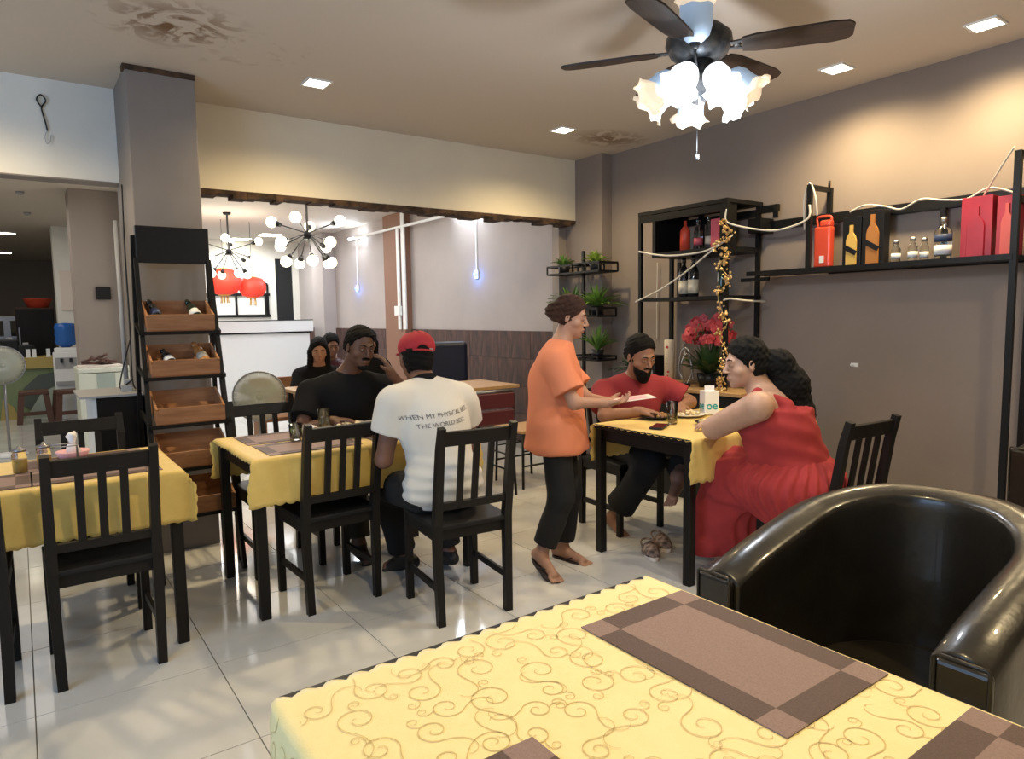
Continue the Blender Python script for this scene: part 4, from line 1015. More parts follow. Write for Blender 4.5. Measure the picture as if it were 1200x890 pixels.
obj('backrest', MB().b2(-.45, .6, .17, .2, .5, .80), 'crate', bn, bevel=.005)
for x in (-.4, .55): obj('leg', MB().b2(x-.02, x+.02, -.12, .2, 0, .40), 'crate', bn)

def pedestal_fan(label, loc, r, rz, zc):
    t = thing('pedestal_fan', label, 'fan', loc, rz); Rm = Matrix.Rotation(R_(90), 3, 'X'); C0 = (0, 0, zc)
    obj('guard_rim', MB().tube([(r*math.cos(2*PI*k/32), 0, zc+r*math.sin(2*PI*k/32)) for k in range(33)], .007, 6), 'steel', t)
    g = MB()
    for k in range(28):
        a = 2*PI*k/28; g.tube([(.03*math.cos(a), -.07, zc+.03*math.sin(a)), (.7*r*math.cos(a), -.055, zc+.7*r*math.sin(a)), (r*math.cos(a), 0, zc+r*math.sin(a))], .0022, 4)
        g.tube([(.03*math.cos(a), .07, zc+.03*math.sin(a)), (.7*r*math.cos(a), .055, zc+.7*r*math.sin(a)), (r*math.cos(a), 0, zc+r*math.sin(a))], .0022, 4)
    obj('wire_guard', g, 'white_plastic', t, kind='stuff')
    obj('mesh_cover', MB().lathe([(.0001, .075), (r*.7, .058), (r*.99, .004)], C0, 28, Rm), 'fan_mesh', t)
    for k in range(3):
        a = 2*PI*k/3+.5; obj('blade', MB().box((0, 0, 0), (r*.75, .012, r*.42), R=Matrix.Rotation(-a, 3, 'Y')), 'mural_pale', t, loc=(r*.42*math.cos(a), 0, zc+r*.42*math.sin(a)))
    obj('motor', MB().lathe([(.0001, -.16), (.05, -.15), (.06, -.07), (.04, -.03), (.0001, .02)], C0, 16, Rm), 'white_plastic', t)
    obj('pole', MB().tube([(0, .1, 0), (0, .1, zc)], .014, 8), 'steel', t); obj('base', MB().lathe([(.17, 0), (.16, .02), (.04, .04), (.0001, .045)], (0, .1, 0), 20), 'white_plastic', t)
pedestal_fan('pedestal fan with mesh cover in front of the white bar', (1.62, 5.93, 0), .21, R_(-15), .73)
pedestal_fan('white pedestal fan cut by the left photo edge', (-.15, 8.7, 0), .19, 0, .95)

# ------------------------------------------------------------------ kitchen side at far left
wd = thing('water_dispenser', 'white water dispenser with blue jug below the wall notices', 'water dispenser', (.55, 11.75, 0), R_(-8))
obj('cabinet', MB().box((0, 0, .48), (.31, .32, .96)), 'white_plastic', wd, bevel=.01); obj('alcove', MB().box((0, -.155, .80), (.26, .02, .16)), 'grey_plastic', wd)
obj('drip_tray', MB().box((0, -.18, .52), (.26, .06, .05)), 'grey_plastic', wd)
for x in (-.05, .06): obj('tap', MB().box((x, -.19, .84), (.03, .05, .06)), 'black_plastic', wd)
obj('collar', MB().box((0, 0, .99), (.27, .28, .06)), 'white_plastic', wd, bevel=.01)
jg = obj('water_jug', MB().lathe([(.05, 1.02), (.12, 1.06), (.135, 1.10), (.128, 1.17), (.135, 1.20), (.128, 1.27), (.135, 1.30), (.12, 1.36), (.0001, 1.37)], n=20), 'blue_jug', wd)
tag(obj('wall_notice', MB().b2(.56, .74, 12.345, 12.358, 1.55, 2.15), 'paper'), 'paper notices on the white wall end above the dispenser', 'notice')
ds = thing('mural_counter', 'counter with green and grey mural front in the kitchen side', 'counter', (.02, 12.1, 0))
obj('body', MB().b2(-.75, .42, -.02, .5, 0, .72), 'mural_green', ds); obj('counter_top', MB().b2(-.8, .46, -.08, .55, .72, .88), 'mural_yellow', ds, bevel=.004)
def flatpoly(m, pts, y): m.add([(x, y, z) for x, z in pts]+[(x, y+.01, z) for x, z in pts], [tuple(range(len(pts)))]+[(i, len(pts)+i, len(pts)+(i+1) % len(pts), (i+1) % len(pts)) for i in range(len(pts))])
for nm, pts in (('mural_grey', [(-.1, .25), (.0, .45), (.18, .62), (.40, .66), (.40, .48), (.2, .36), (.06, .12)]), ('mural_pale', [(-.02, .0), (.06, .12), (.2, .36), (.36, .44), (.40, .30), (.40, .0)]), ('mural_yellow', [(-.3, .0), (-.26, .3), (-.14, .18), (-.08, .0)])):
    mm = MB(); flatpoly(mm, pts, -.034); obj('mural_patch', mm, nm, ds)
for i, (x, wv, h, mm, l) in enumerate(((-.35, .12, .20, 'black_plastic', 'black appliance at the left on the mural counter'), (-.13, .16, .26, 'black_plastic', 'taller black appliance on the mural counter'), (.06, .14, .18, 'black_plastic', 'low black box on the mural counter'))):
    t = thing('counter_appliance', l, 'appliance', (x+.02, 12.3, .88)); obj('casing', MB().box((0, 0, h/2), (wv+.06, .22, h)), mm, t, bevel=.02); obj('top_knob', MB().box((0, 0, h+.015), (wv*.5, .12, .03)), 'grey_plastic', t, bevel=.006)
for i, x in enumerate((.10, .17, .34)):
    t = thing('table_card', ('small white card left on the mural counter', 'small white card in the middle of the mural counter', 'white bottle-shaped pack at the right of the mural counter')[i], 'card', (x, 12.08, .88)); obj('panel', MB().box((0, 0, .06), (.05, .01, .12)), 'label_white', t); obj('foot', MB().box((0, 0, .004), (.06, .05, .008)), 'label_white', t)
stl = thing('plastic_stool', 'brown plastic stool in front of the mural counter', 'stool', (.12, 11.55, 0))
obj('seat', MB().box((0, 0, .42), (.34, .34, .05)), 'brown_plastic', stl, bevel=.01)
for sx in (-1, 1):
    for sy in (-1, 1): obj('leg', MB().beam((sx*.18, sy*.18, 0), (sx*.14, sy*.14, .40), .07, .03), 'brown_plastic', stl)
obj('rung', MB().beam((-.165, -.165, .14), (.165, -.165, .14), .02, .05), 'brown_plastic', stl)
st2 = dup(stl, (.53, 11.33, 0), R_(6), 'brown plastic stool half hidden beside the water dispenser')
fz = thing('chest_freezer', 'cream freezer at the foot of the rear column', 'freezer', (.68, 8.35, 0))
obj('body', MB().b2(-.22, .26, -.28, .3, 0, .86), 'freezer', fz, bevel=.01); obj('lid', MB().b2(-.225, .265, -.285, .3, .865, .91), 'freezer', fz, bevel=.01); obj('side_stripe', MB().b2(-.06, .10, -.285, -.279, .02, .86), 'mural_pale', fz)
rk = MB(); rnd = random.Random(2)
t = thing('wicker_tray', 'brown wicker tray of odds and ends on the freezer', 'tray', (.66, 8.3, .912))
obj('tray_base', MB().b2(-.19, .20, -.16, .12, 0, .02), 'paper', t)
for i in range(9): rk.tube([(rnd.uniform(-.17, .18), rnd.uniform(-.12, .1), .02+.008*i), (rnd.uniform(-.17, .18), rnd.uniform(-.12, .1), .05+.01*i)], .014, 6)
obj('contents', rk, 'brown_plastic', t, kind='stuff')
fr_ = thing('dark_refrigerator', 'dark brown refrigerator at the kitchen rear', 'refrigerator', (.28, 13.6, 0)); obj('body', MB().b2(-.30, .22, 0, .5, 0, 1.62), 'brown_plastic', fr_, bevel=.01); obj('door', MB().b2(-.295, .215, -.03, 0, .05, 1.60), 'black_wood', fr_, bevel=.01); obj('handle', MB().b2(-.27, -.25, -.06, -.03, .7, 1.3), 'steel', fr_)
rp = thing('red_basin', 'red basin on top of the dark refrigerator', 'basin', (.30, 13.75, 1.622)); obj('bowl', MB().lathe([(.0001, 0), (.14, 0), (.2, .14), (.205, .15), (.19, .14), (.13, .01)], n=20), 'red_orange', rp)
ck = thing('kitchen_cooker', 'steel cooking range with oven windows at the kitchen rear', 'cooker', (-.2, 14.9, 0)); obj('body', MB().b2(-.6, .35, 0, .6, 0, 1.1), 'steel', ck); obj('upper_oven', MB().b2(-.6, .35, .1, .6, 1.1, 1.5), 'steel', ck, bevel=.01)
for x in (-.45, -.1, .2): obj('oven_window', MB().b2(x-.1, x+.1, .08, .1, 1.15, 1.42), 'dark_bottle', ck)
tag(obj('column_socket', MB().b2(.72, .86, 8.765, 8.80, 1.62, 1.76), 'black_plastic', bevel=.006), 'small black device fixed on the rear column', 'device')
for (z, l) in ((1.95, 'topmost'), (1.75, 'second from the top'), (1.62, 'third from the top'), (1.38, 'lowest')):
    tag(obj('wall_bracket', MB().b2(1.045, 1.10, 8.50, 8.55, z-.012, z+.012), 'black_metal'), 'tiny black bracket beside the rear column, '+l, 'bracket')

# ------------------------------------------------------------------ people: one continuous skin surface from blended volumes
def nrm(v): v = np.array(v, float); return v/np.linalg.norm(v)
class Field:
    def __init__(s, lo, hi, h):
        s.lo = np.array(lo, float); s.h = h; s.n = (np.ceil((np.array(hi)-s.lo)/h)).astype(int)+1; s.d = np.full(s.n, .5, np.float32)
    def _loc(s, lo, hi, m):
        a = np.clip(np.floor((lo-m-s.lo)/s.h).astype(int), 0, s.n-1); b = np.clip(np.ceil((hi+m-s.lo)/s.h).astype(int)+1, 1, s.n)
        sl = tuple(slice(i, j) for i, j in zip(a, b))
        ax = [(s.lo[k]+s.h*np.arange(a[k], b[k])).astype(np.float32) for k in range(3)]
        return sl, ax[0][:, None, None], ax[1][None, :, None], ax[2][None, None, :]
    def put(s, fn, lo, hi, k, op='u'):
        sl, X, Y, Z = s._loc(np.array(lo), np.array(hi), k+.03)
        if min(x.stop-x.start for x in sl) <= 0: return
        e = fn(X, Y, Z).astype(np.float32); d = s.d[sl]
        if op == 'u':
            q = np.clip(k-np.abs(d-e), 0, None)/max(k, 1e-6); s.d[sl] = np.minimum(d, e)-q*q*k*.25
        elif op == 's':
            q = np.clip(k-np.abs(d+e), 0, None)/max(k, 1e-6); s.d[sl] = np.maximum(d, -e)+q*q*k*.25
    def cone(s, a, b, ra, rb, k=.02, cuts=(), op='u', sq=None):
        a = np.array(a, float); b = np.array(b, float); ab = b-a; L2 = max(ab@ab, 1e-9); rm = max(ra, rb)
        def fn(X, Y, Z):
            px, py, pz = X-a[0], Y-a[1], Z-a[2]
            t = np.clip((px*ab[0]+py*ab[1]+pz*ab[2])/L2, 0, 1)
            dx, dy, dz = px-t*ab[0], py-t*ab[1], pz-t*ab[2]
            e = np.sqrt(dx*dx+dy*dy+dz*dz)-(ra+(rb-ra)*t)
            for (c, n) in cuts:
                e = np.maximum(e, (X-c[0])*n[0]+(Y-c[1])*n[1]+(Z-c[2])*n[2])
            return e
        s.put(fn, np.minimum(a, b)-rm, np.maximum(a, b)+rm, k, op)
    def ell(s, c, r, R=None, k=.02, op='u', cuts=()):
        c = np.array(c, float); r = np.array(r, float); R = np.eye(3) if R is None else np.array(R); rm = r.max()
        def fn(X, Y, Z):
            px, py, pz = X-c[0], Y-c[1], Z-c[2]
            u = [px*R[0, i]+py*R[1, i]+pz*R[2, i] for i in range(3)]
            k0 = np.sqrt((u[0]/r[0])**2+(u[1]/r[1])**2+(u[2]/r[2])**2)
            k1 = np.sqrt((u[0]/r[0]**2)**2+(u[1]/r[1]**2)**2+(u[2]/r[2]**2)**2)+1e-6
            e = k0*(k0-1)/k1
            for (cc, n) in cuts: e = np.maximum(e, (X-cc[0])*n[0]+(Y-cc[1])*n[1]+(Z-cc[2])*n[2])
            return e
        s.put(fn, c-rm, c+rm, k, op)
    def cutplane(s, c, n):
        X = (s.lo[0]+s.h*np.arange(s.n[0]))[:, None, None]; Y = (s.lo[1]+s.h*np.arange(s.n[1]))[None, :, None]; Z = (s.lo[2]+s.h*np.arange(s.n[2]))[None, None, :]
        s.d = np.maximum(s.d, ((X-c[0])*n[0]+(Y-c[1])*n[1]+(Z-c[2])*n[2]).astype(np.float32))
    def warp(s, fn):
        m = np.argwhere(np.abs(s.d) < .04); P = s.lo+m*s.h
        s.d[m[:, 0], m[:, 1], m[:, 2]] += fn(P[:, 0], P[:, 1], P[:, 2]).astype(np.float32)
    def mesh(s, name, m):
        d = s.d; d[0] = d[-1] = .5; d[:, 0] = d[:, -1] = .5; d[:, :, 0] = d[:, :, -1] = .5
        neg = d < 0; nx, ny, nz = d.shape; c = np.zeros((nx-1, ny-1, nz-1), np.int8)
        offs = [(i, j, k) for i in (0, 1) for j in (0, 1) for k in (0, 1)]
        for (i, j, k) in offs: c += neg[i:nx-1+i, j:ny-1+j, k:nz-1+k]
        idx = np.argwhere((c > 0) & (c < 8)); N = len(idx)
        val = {o: d[idx[:, 0]+o[0], idx[:, 1]+o[1], idx[:, 2]+o[2]] for o in offs}
        acc = np.zeros((N, 3)); cnt = np.zeros(N)
        for a in offs:
            for ax in range(3):
                if a[ax]: continue
                b = list(a); b[ax] = 1; b = tuple(b); va, vb = val[a], val[b]; ch = (va < 0) != (vb < 0)
                t = np.where(ch, va/np.where(ch, va-vb, 1), 0); p = np.tile(np.array(a, float), (N, 1)); p[:, ax] = t
                acc += p*ch[:, None]; cnt += ch
        V = s.lo+(idx+acc/cnt[:, None])*s.h
        im = np.full(c.shape, -1, np.int32); im[idx[:, 0], idx[:, 1], idx[:, 2]] = np.arange(N)
        Q = []
        for ax in range(3):
            sa = [slice(1, -1)]*3; sa[ax] = slice(0, -1); sb = [slice(1, -1)]*3; sb[ax] = slice(1, None)
            na, nb = neg[tuple(sa)], neg[tuple(sb)]; e = np.argwhere(na != nb); o = np.ones(3, int); o[ax] = 0; e = e+o
            u = np.zeros(3, int); v = np.zeros(3, int); u[(ax+1) % 3] = 1; v[(ax+2) % 3] = 1
            q = np.stack([im[tuple((e-u-v).T)], im[tuple((e-v).T)], im[tuple(e.T)], im[tuple((e-u).T)]], 1)
            fl = neg[tuple(e.T)]; q = np.where(fl[:, None], q, q[:, ::-1]); Q.append(q)
        Q = np.concatenate(Q); Q = Q[(Q >= 0).all(1)]
        me = bpy.data.meshes.new(name); me.vertices.add(N); me.vertices.foreach_set('co', V.astype(np.float32).ravel())
        me.loops.add(len(Q)*4); me.loops.foreach_set('vertex_index', Q.astype(np.int32).ravel())
        me.polygons.add(len(Q)); me.polygons.foreach_set('loop_start', np.arange(0, len(Q)*4, 4, dtype=np.int32)); me.polygons.foreach_set('loop_total', np.full(len(Q), 4, np.int32))
        me.polygons.foreach_set('use_smooth', np.ones(len(Q), bool)); me.materials.append(M[m] if isinstance(m, str) else m); me.update(calc_edges=True); me.validate(); return me
def rotm(yaw=0, pitch=0, roll=0):
    # yaw about z, pitch nods forward (down) about x, roll tilts about y
    cy, sy = math.cos(yaw), math.sin(yaw); cp, sp = math.cos(-pitch), math.sin(-pitch); cr, sr = math.cos(roll), math.sin(roll)
    Z = np.array([[cy, -sy, 0], [sy, cy, 0], [0, 0, 1]]); X = np.array([[1, 0, 0], [0, cp, -sp], [0, sp, cp]]); Y = np.array([[cr, 0, sr], [0, 1, 0], [-sr, 0, cr]])
    return Z @ X @ Y
def head(F, c, R, s=1.0, wide=1.0, beardy=False):
    c = np.array(c, float); T = lambda p: c + R @ (np.array(p)*s)
    E = lambda p, r, k=.012, op='u', RR=None: F.ell(T(p), np.array(r)*s, R if RR is None else R @ RR, k, op)
    E((0, -.012, .035), (.074*wide, .092, .082)); E((0, .020, -.020), (.066*wide, .070, .080), .02)
    E((0, .045, -.070), (.046*wide, .045, .040), .02); E((0, .072, -.098), (.020, .018, .016), .015)
    F.cone(T((-.036, .080, .026)), T((.036, .080, .026)), .012*s, .012*s, .012)
    for q in (-1, 1):
        E((q*.046*wide, .052, -.028), (.022, .022, .020), .015)
        E((q*.031, .098, .008), (.013, .010, .009), .008, 's'); E((q*.031, .079, .008), (.014, .0115, .011), .005)
        E((q*.076*wide, -.006, -.004), (.008, .019, .031), .006, 'u', rotm(q*-.35)); E((q*.084*wide, .0, 0), (.006, .009, .016), .004, 's')
        E((q*.011, .098, -.030), (.008, .009, .007), .006)
        F.cone(T((q*.022, .086, -.058)), T((0, .096, -.055)), .005*s, .006*s, .004)
        F.cone(T((q*.020, .085, -.066)), T((0, .094, -.068)), .005*s, .007*s, .004)
    F.cone(T((0, .086, .016)), T((0, .110, -.024)), .008*s, .011*s, .008)
    return T
def hand(F, w, d, nrm_, side, curl=.5, s=1.0, spread=.09):
    # w wrist, d towards fingers, nrm_ palm normal (palm faces it), side: +1 thumb on d x n side
    w = np.array(w, float); d = nrm(d); n = np.array(nrm_, float); n = nrm(n-d*(n@d)); t = np.cross(d, n)*side
    P = lambda a, b, c: w + (d*a+t*b+n*c)*s
    R = np.stack([t, d, n], 1)
    F.ell(P(.048, 0, 0), np.array((.040, .050, .015))*s, R, .012); F.cone(P(-.02, 0, 0), P(.02, 0, 0), .026*s, .026*s, .015)
    for i, (b, L) in enumerate(((.028, .072), (.010, .080), (-.009, .074), (-.027, .058))):
        p0 = P(.082-.004*abs(i-1), b, 0); dirb = nrm(d + t*(b*spread*14)*.35); a0 = curl*.5; p = p0
        for seg, (f, r0, r1) in enumerate(((.44, .0092, .0082), (.31, .0082, .0074), (.25, .0074, .0062))):
            ang = a0+curl*seg*.9; dd = dirb*math.cos(ang)+n*math.sin(ang); q = p+dd*L*f*s
            F.cone(p, q, r0*s, r1*s, .003); p = q
    p = P(.018, .028, .004); q = P(.050, .052, .012); F.cone(p, q, .013*s, .010*s, .010); q2 = q+(d*.8+n*(.2+.5*curl)-t*.05)*.030*s; F.cone(q, q2, .010*s, .007*s, .004)
def foot(F, a, toe, s=1.0, bare=True, up=(0, 0, 1)):
    a = np.array(a, float); toe = np.array(toe, float); d = toe-a; d = nrm(d); u = np.array(up, float); u = nrm(u-d*(d@u)); sd = np.cross(d, u)
    L = np.linalg.norm(toe-a)
    heel = a-d*.045*s-u*(.052*s); F.cone(heel+u*.01, a, .026*s, .036*s, .02)
    ball = a+d*(L*.72)-u*(.062*s); F.cone(a-u*.02, ball+u*.012*s, .034*s, .022*s, .03); F.cone(heel, ball, .026*s, .018*s, .02); F.cone(ball-sd*.022*s, ball+sd*.022*s, .017*s, .017*s, .012)
    if bare:
        for i in range(5):
            b = (-.032+.016*i); F.cone(ball+sd*b*s, ball+sd*b*1.1*s+d*(.050-.004*abs(i-1))*s-u*.004, .010*s, .0085*s, .003)
def body(F, J, s=1.0, fat=1.0, fem=False):
    g = lambda k: np.array(J[k], float)
    pel, ch, nk, hd = g('pelvis'), g('chest'), g('neck'), g('head'); up = nrm(nk-pel); rt_ = nrm(g('shR')-g('shL')); fwd = nrm(np.cross(up, rt_)); R = np.stack([rt_, np.cross(up, rt_), up], 1)
    F.ell(pel, np.array((.155, .115, .12))*s*fat, R, .05); F.ell(ch, np.array((.150, .105, .16))*s*fat, R, .05); F.cone(pel+up*.05, ch, .115*s*fat, .115*s*fat, .05)
    F.cone(g('shL')*.7+g('shR')*.3, g('shR')*.7+g('shL')*.3, .07*s, .07*s, .05); F.cone(nk, hd-(hd-nk)*.15, .062*s, .055*s, .03)
    for q in 'LR':
        sh = g('sh'+q); F.cone(nk+up*.012, sh-up*.005, .046*s, .050*s, .04); F.cone(sh, g('el'+q), .053*s*fat, .040*s*fat, .03); F.cone(g('el'+q), g('wr'+q), .040*s*fat, .026*s, .02)
        F.cone(g('hip'+q), g('kn'+q), .085*s*fat, .058*s, .05); F.cone(g('kn'+q), g('an'+q), .056*s, .036*s, .03)
        kk = g('kn'+q); aa = g('an'+q); F.ell(kk+(aa-kk)*.3-fwd*.012, np.array((.050, .052, .11))*s, None, .03)
    return R, up, fwd
def shirt(F, J, s=1.0, fat=1.0, o=.016, sleeve=.62, hem=None, loose=0.0, belly=0.0):
    g = lambda k: np.array(J[k], float)
    pel, ch, nk = g('pelvis'), g('chest'), g('neck'); up = nrm(nk-pel); rt_ = nrm(g('shR')-g('shL')); R = np.stack([rt_, np.cross(up, rt_), up], 1)
    F.ell(pel, np.array((.155+o+loose, .115+o+loose, .13))*s*fat, R, .05); F.ell(ch, np.array((.150+o, .108+o, .165))*s*fat, R, .05); F.cone(pel+up*.05, ch, (.118+o+loose*.5+belly)*s*fat, (.118+o)*s*fat, .05)
    F.cone(g('shL')*.75+g('shR')*.25, g('shR')*.75+g('shL')*.25, (.07+o)*s, (.07+o)*s, .05)
    for q in 'LR':
        sh, el = g('sh'+q), g('el'+q); F.cone(nk-up*.014, sh-up*.008, (.044+o)*s, (.050+o)*s, .04)
        if sleeve > 0:
            e = sh+(el-sh)*sleeve; d = nrm(el-sh); F.cone(sh, e+d*.03, (.054+o)*s*fat, (.056+o+.006)*s*fat, .03, cuts=[(e, d)])
    if hem is not None: F.cutplane(hem[0], hem[1])
def folds(amp, f=1.0, seed=0):
    r = np.random.RandomState(seed); K = [(r.uniform(-1, 1, 3)*np.array((26, 26, 40))*f, r.uniform(0, 6.28)) for _ in range(5)]
    return lambda X, Y, Z: amp*sum(np.sin(k[0]*X+k[1]*Y+k[2]*Z+p+1.5*np.sin(8*Z+5*X)) for k, p in K)/2.2
def trousers(F, J, s=1.0, fat=1.0, o=.012, flare=.0, cut=.9):
    g = lambda k: np.array(J[k], float); F.ell(g('pelvis'), np.array((.158+o, .118+o, .115))*s*fat, None, .05)
    for q in 'LR':
        h, kn, an = g('hip'+q), g('kn'+q), g('an'+q); F.cone(h, kn, (.088+o)*s*fat, (.062+o)*s, .05); e = kn+(an-kn)*cut; d = nrm(an-kn); F.cone(kn, e+d*.03, (.060+o)*s, (.046+o+flare)*s, .03, cuts=[(e, d)])
def skin(name, col): M[name] = mat(name, col, .5, noise=tuple(c*.88 for c in col), nscale=18, spec=.4); return name
skin('skin_deep', (.125, .062, .041)); skin('skin_brown', (.20, .095, .060)); skin('skin_tan', (.40, .21, .135)); skin('skin_light', (.50, .30, .21)); skin('skin_warm', (.42, .225, .145)); skin('skin_mid', (.30, .155, .10))
M['hair'] = mat('black_hair', (.005, .0045, .0045), .75, bump=.8, bscale=260, spec=.2); M['hair_brown'] = mat('dark_brown_hair', (.030, .013, .009), .7, noise=(.05, .02, .012), nscale=40, bump=.8, bscale=260, spec=.25)
M['eye'] = mat('eye_dark', (.02, .012, .01), .15); M['eye_white'] = mat('eye_white', (.26, .23, .20), .3); M['lip'] = mat('lip', (.30, .10, .085), .45); M['nail'] = mat('nail', (.5, .3, .25), .3)
M['black_tee'] = mat('black_cotton', (.008, .008, .009), .9, spec=.15); M['white_tee'] = mat('white_cotton', (.66, .63, .57), .85); M['red_tee'] = mat('red_cotton', (.27, .026, .034), .9); M['orange_tee'] = mat('orange_cotton', (.66, .215, .105), .9)
M['red_dress'] = mat('coral_red_dress', (.36, .034, .036), .9, noise=(.29, .026, .028), nscale=10); M['black_cloth'] = mat('black_trouser_cloth', (.007, .007, .008), .9); M['olive_cloth'] = mat('dark_olive_cloth', (.030, .027, .018), .9)
M['cap_red'] = mat('red_cap_cotton', (.36, .020, .030), .8); M['flipflop'] = mat('dark_flipflop', (.03, .02, .018), .6); M['print'] = mat('grey_print', (.13, .13, .15), .8); M['shoe'] = mat('dark_shoe', (.015, .013, .012), .5)
def eyes(T, R, par, s=1.0, closed=False, brow='hair'):
    Rm = Matrix(R.tolist())
    for q in (-1, 1):
        if not closed:
            b = MB().ball(T((q*.031, .0875, .007)), .0066*s, 10, (1.5, .8, .75), Rm); obj('eye', b, 'eye_white', par); b = MB().ball(T((q*.031, .0925, .007)), .0040*s, 8, (1, .6, 1), Rm); obj('iris', b, 'eye', par)
        b = MB().tube([Vector(T((q*x, y, z))) for x, y, z in ((.014, .0935, .030), (.030, .0925, .037), (.048, .082, .031))], [.0030*s, .0040*s, .0022*s], 6); obj('eyebrow', b, brow, par)
    b = MB().ball(T((0, .0965, -.0605)), .019*s, 10, (1, .22, .30), Rm); obj('lips', b, 'lip', par)
def hair_cap(T, R, s, wide, c, line, back, name='hair', m='hair', par=None, h=.005, o=.010, extra=None, ears=True, seed=1):
    lo = np.array(c)-.22*s; hi = np.array(c)+.22*s
    if extra: lo = np.minimum(lo, extra[0]); hi = np.maximum(hi, extra[1])
    F = Field(lo, hi, h)
    # scalp shell limited by a hairline plane in head space
    n1 = R @ nrm((0, .86, -.50)); n2 = R @ nrm((0, -.15, -1))
    F.ell(T((0, -.016, .040)), np.array((.076*wide+o, .094+o, .084+o))*s, R, .01, cuts=[(T((0, line, .055)), n1)])
    F.ell(T((0, -.012, .058)), np.array((.069*wide+o*.8, .084+o*.6, .068+o*.8))*s, R, .02, cuts=[(T((0, line, .055)), n1)])
    F.ell(T((0, -.045, -.015)), np.array((.070*wide+o, .065+o, .085+o))*s, R, .02, cuts=[(T((0, .0, back)), n2), (T((0, .0, 0)), R @ nrm((0, 1, 0)))])
    if extra: extra[2](F)
    F.warp(folds(.0026, 7.0, seed)); return obj(name, F.mesh(name, m), None, par)
def gripped(J): return J
def person(label, loc, rz, J, group=None):
    root = thing('person', label, 'person', loc, rz, group); c, s = math.cos(-rz), math.sin(-rz); L = {}
    for k, v in J.items():
        x, y, z = v[0]-loc[0], v[1]-loc[1], v[2]; L[k] = np.array((c*x-s*y, s*x+c*y, z))
    return root, L
def todir(rz, d): c, s = math.cos(-rz), math.sin(-rz); return np.array((c*d[0]-s*d[1], s*d[0]+c*d[1], d[2]))
def bounds(L, m=.26):
    A = np.array([v for v in L.values()]); lo = A.min(0)-m; hi = A.max(0)+m; lo[2] = max(lo[2], -.03); return lo, hi

# --- woman in the orange T-shirt, standing at the right table holding a menu
rzA = R_(-124)
rA, J = person('standing woman in orange T-shirt and black trousers with hair bun', (2.36, 2.85, 0), rzA, dict(
    head=(2.435, 2.850, 1.365), neck=(2.392, 2.880, 1.205), chest=(2.360, 2.890, 1.03), pelvis=(2.350, 2.875, .78), shR=(2.262, 2.765, 1.135), shL=(2.470, 3.01, 1.13),
    elR=(2.300, 2.665, .925), elL=(2.56, 2.86, .91), wrR=(2.478, 2.615, .915), wrL=(2.60, 2.73, .90), hipR=(2.288, 2.800, .74), hipL=(2.400, 2.935, .74),
    knR=(2.275, 2.745, .41), knL=(2.445, 2.875, .40), anR=(2.180, 2.800, .125), anL=(2.425, 2.925, .075), toR=(2.175, 2.625, .055), toL=(2.482, 2.735, .055)))
lo, hi = bounds(J, .2); F = Field(lo, hi, .0048); body(F, J, .88, .95); RA = rotm(R_(-16), R_(14), 0); T = head(F, J['head'], RA, .90, .97)
hand(F, J['wrR'], todir(rzA, (.93, -.36, .02)), todir(rzA, (0, 0, 1)), 1, .55, .88); hand(F, J['wrL'], todir(rzA, (.65, -.75, .1)), todir(rzA, (-.3, -.2, .9)), -1, .5, .88)
foot(F, J['anR'], J['toR'], .86); foot(F, J['anL'], J['toL'], .86)
obj('body', F.mesh('body', 'skin_warm'), None, rA)
F = Field(lo, hi, .007); shirt(F, J, .93, 1.04, .024, .72, (J['pelvis']+(0, 0, -.125), (0, -.05, -1)), .012); F.cone(J['chest']-(0, 0, .06), J['pelvis']-(0, 0, .10), .135, .176, .04, cuts=[(J['pelvis']+(0, 0, -.125), (0, 0, -1))]); [F.cone(J['hip'+q]+(0, 0, .04), J['hip'+q]*.8+J['kn'+q]*.2, .098, .108, .05, cuts=[(J['pelvis']+(0, 0, -.125), (0, 0, -1))]) for q in 'LR']; F.warp(folds(.004, .8, 1)); obj('t_shirt', F.mesh('t_shirt', 'orange_tee'), None, rA)
F = Field(lo, hi, .007); trousers(F, J, .90, .98, .012, .016, .86); F.warp(folds(.003, .8, 2)); obj('trousers', F.mesh('trousers', 'black_cloth'), None, rA)
bun = T((0, -.118, .012))
hair_cap(T, RA, .90, .97, J['head'], .060, -.055, par=rA, m='hair_brown', o=.010, extra=(bun-.06, bun+.06, lambda F: (F.ell(bun, (.042, .036, .038), None, .015), F.cone(T((0, -.08, .03)), bun, .035, .03, .02))))
eyes(T, RA, rA, .9, brow='hair_brown')
for q, an, to in (('R', J['anR'], J['toR']), ('L', J['anL'], J['toL'])):
    d = nrm(to-an); u = nrm(np.array((0, 0, 1))-d*d[2]); sd = np.cross(d, u); ctr = an+d*.065-u*.078
    poly = [((.044 if math.sin(a) > 0 else .034)*math.cos(a), .125*math.sin(a)) for a in [2*PI*k/20 for k in range(20)]]; m = MB()
    vs = [ctr+sd*x+d*y+u*z for z in (-.004, .012) for x, y in poly]; n = 20
    vs = [(a[0], a[1], max(a[2], .001)) for a in vs]
    m.add(vs, [tuple(range(n))[::-1], tuple(range(n, 2*n))]+[(i, (i+1) % n, n+(i+1) % n, n+i) for i in range(n)]); f = obj('flip_flop', m, 'flipflop', rA)
    obj('strap', MB().tube(smoothpath([Vector(ctr+d*.065+u*.012), Vector(ctr+d*.045-sd*.012+u*.042), Vector(ctr-d*.02-sd*.04+u*.02)]), .004, 6).tube(smoothpath([Vector(ctr+d*.065+u*.012), Vector(ctr+d*.045+sd*.012+u*.042), Vector(ctr-d*.02+sd*.04+u*.02)]), .004, 6), 'flipflop', f)
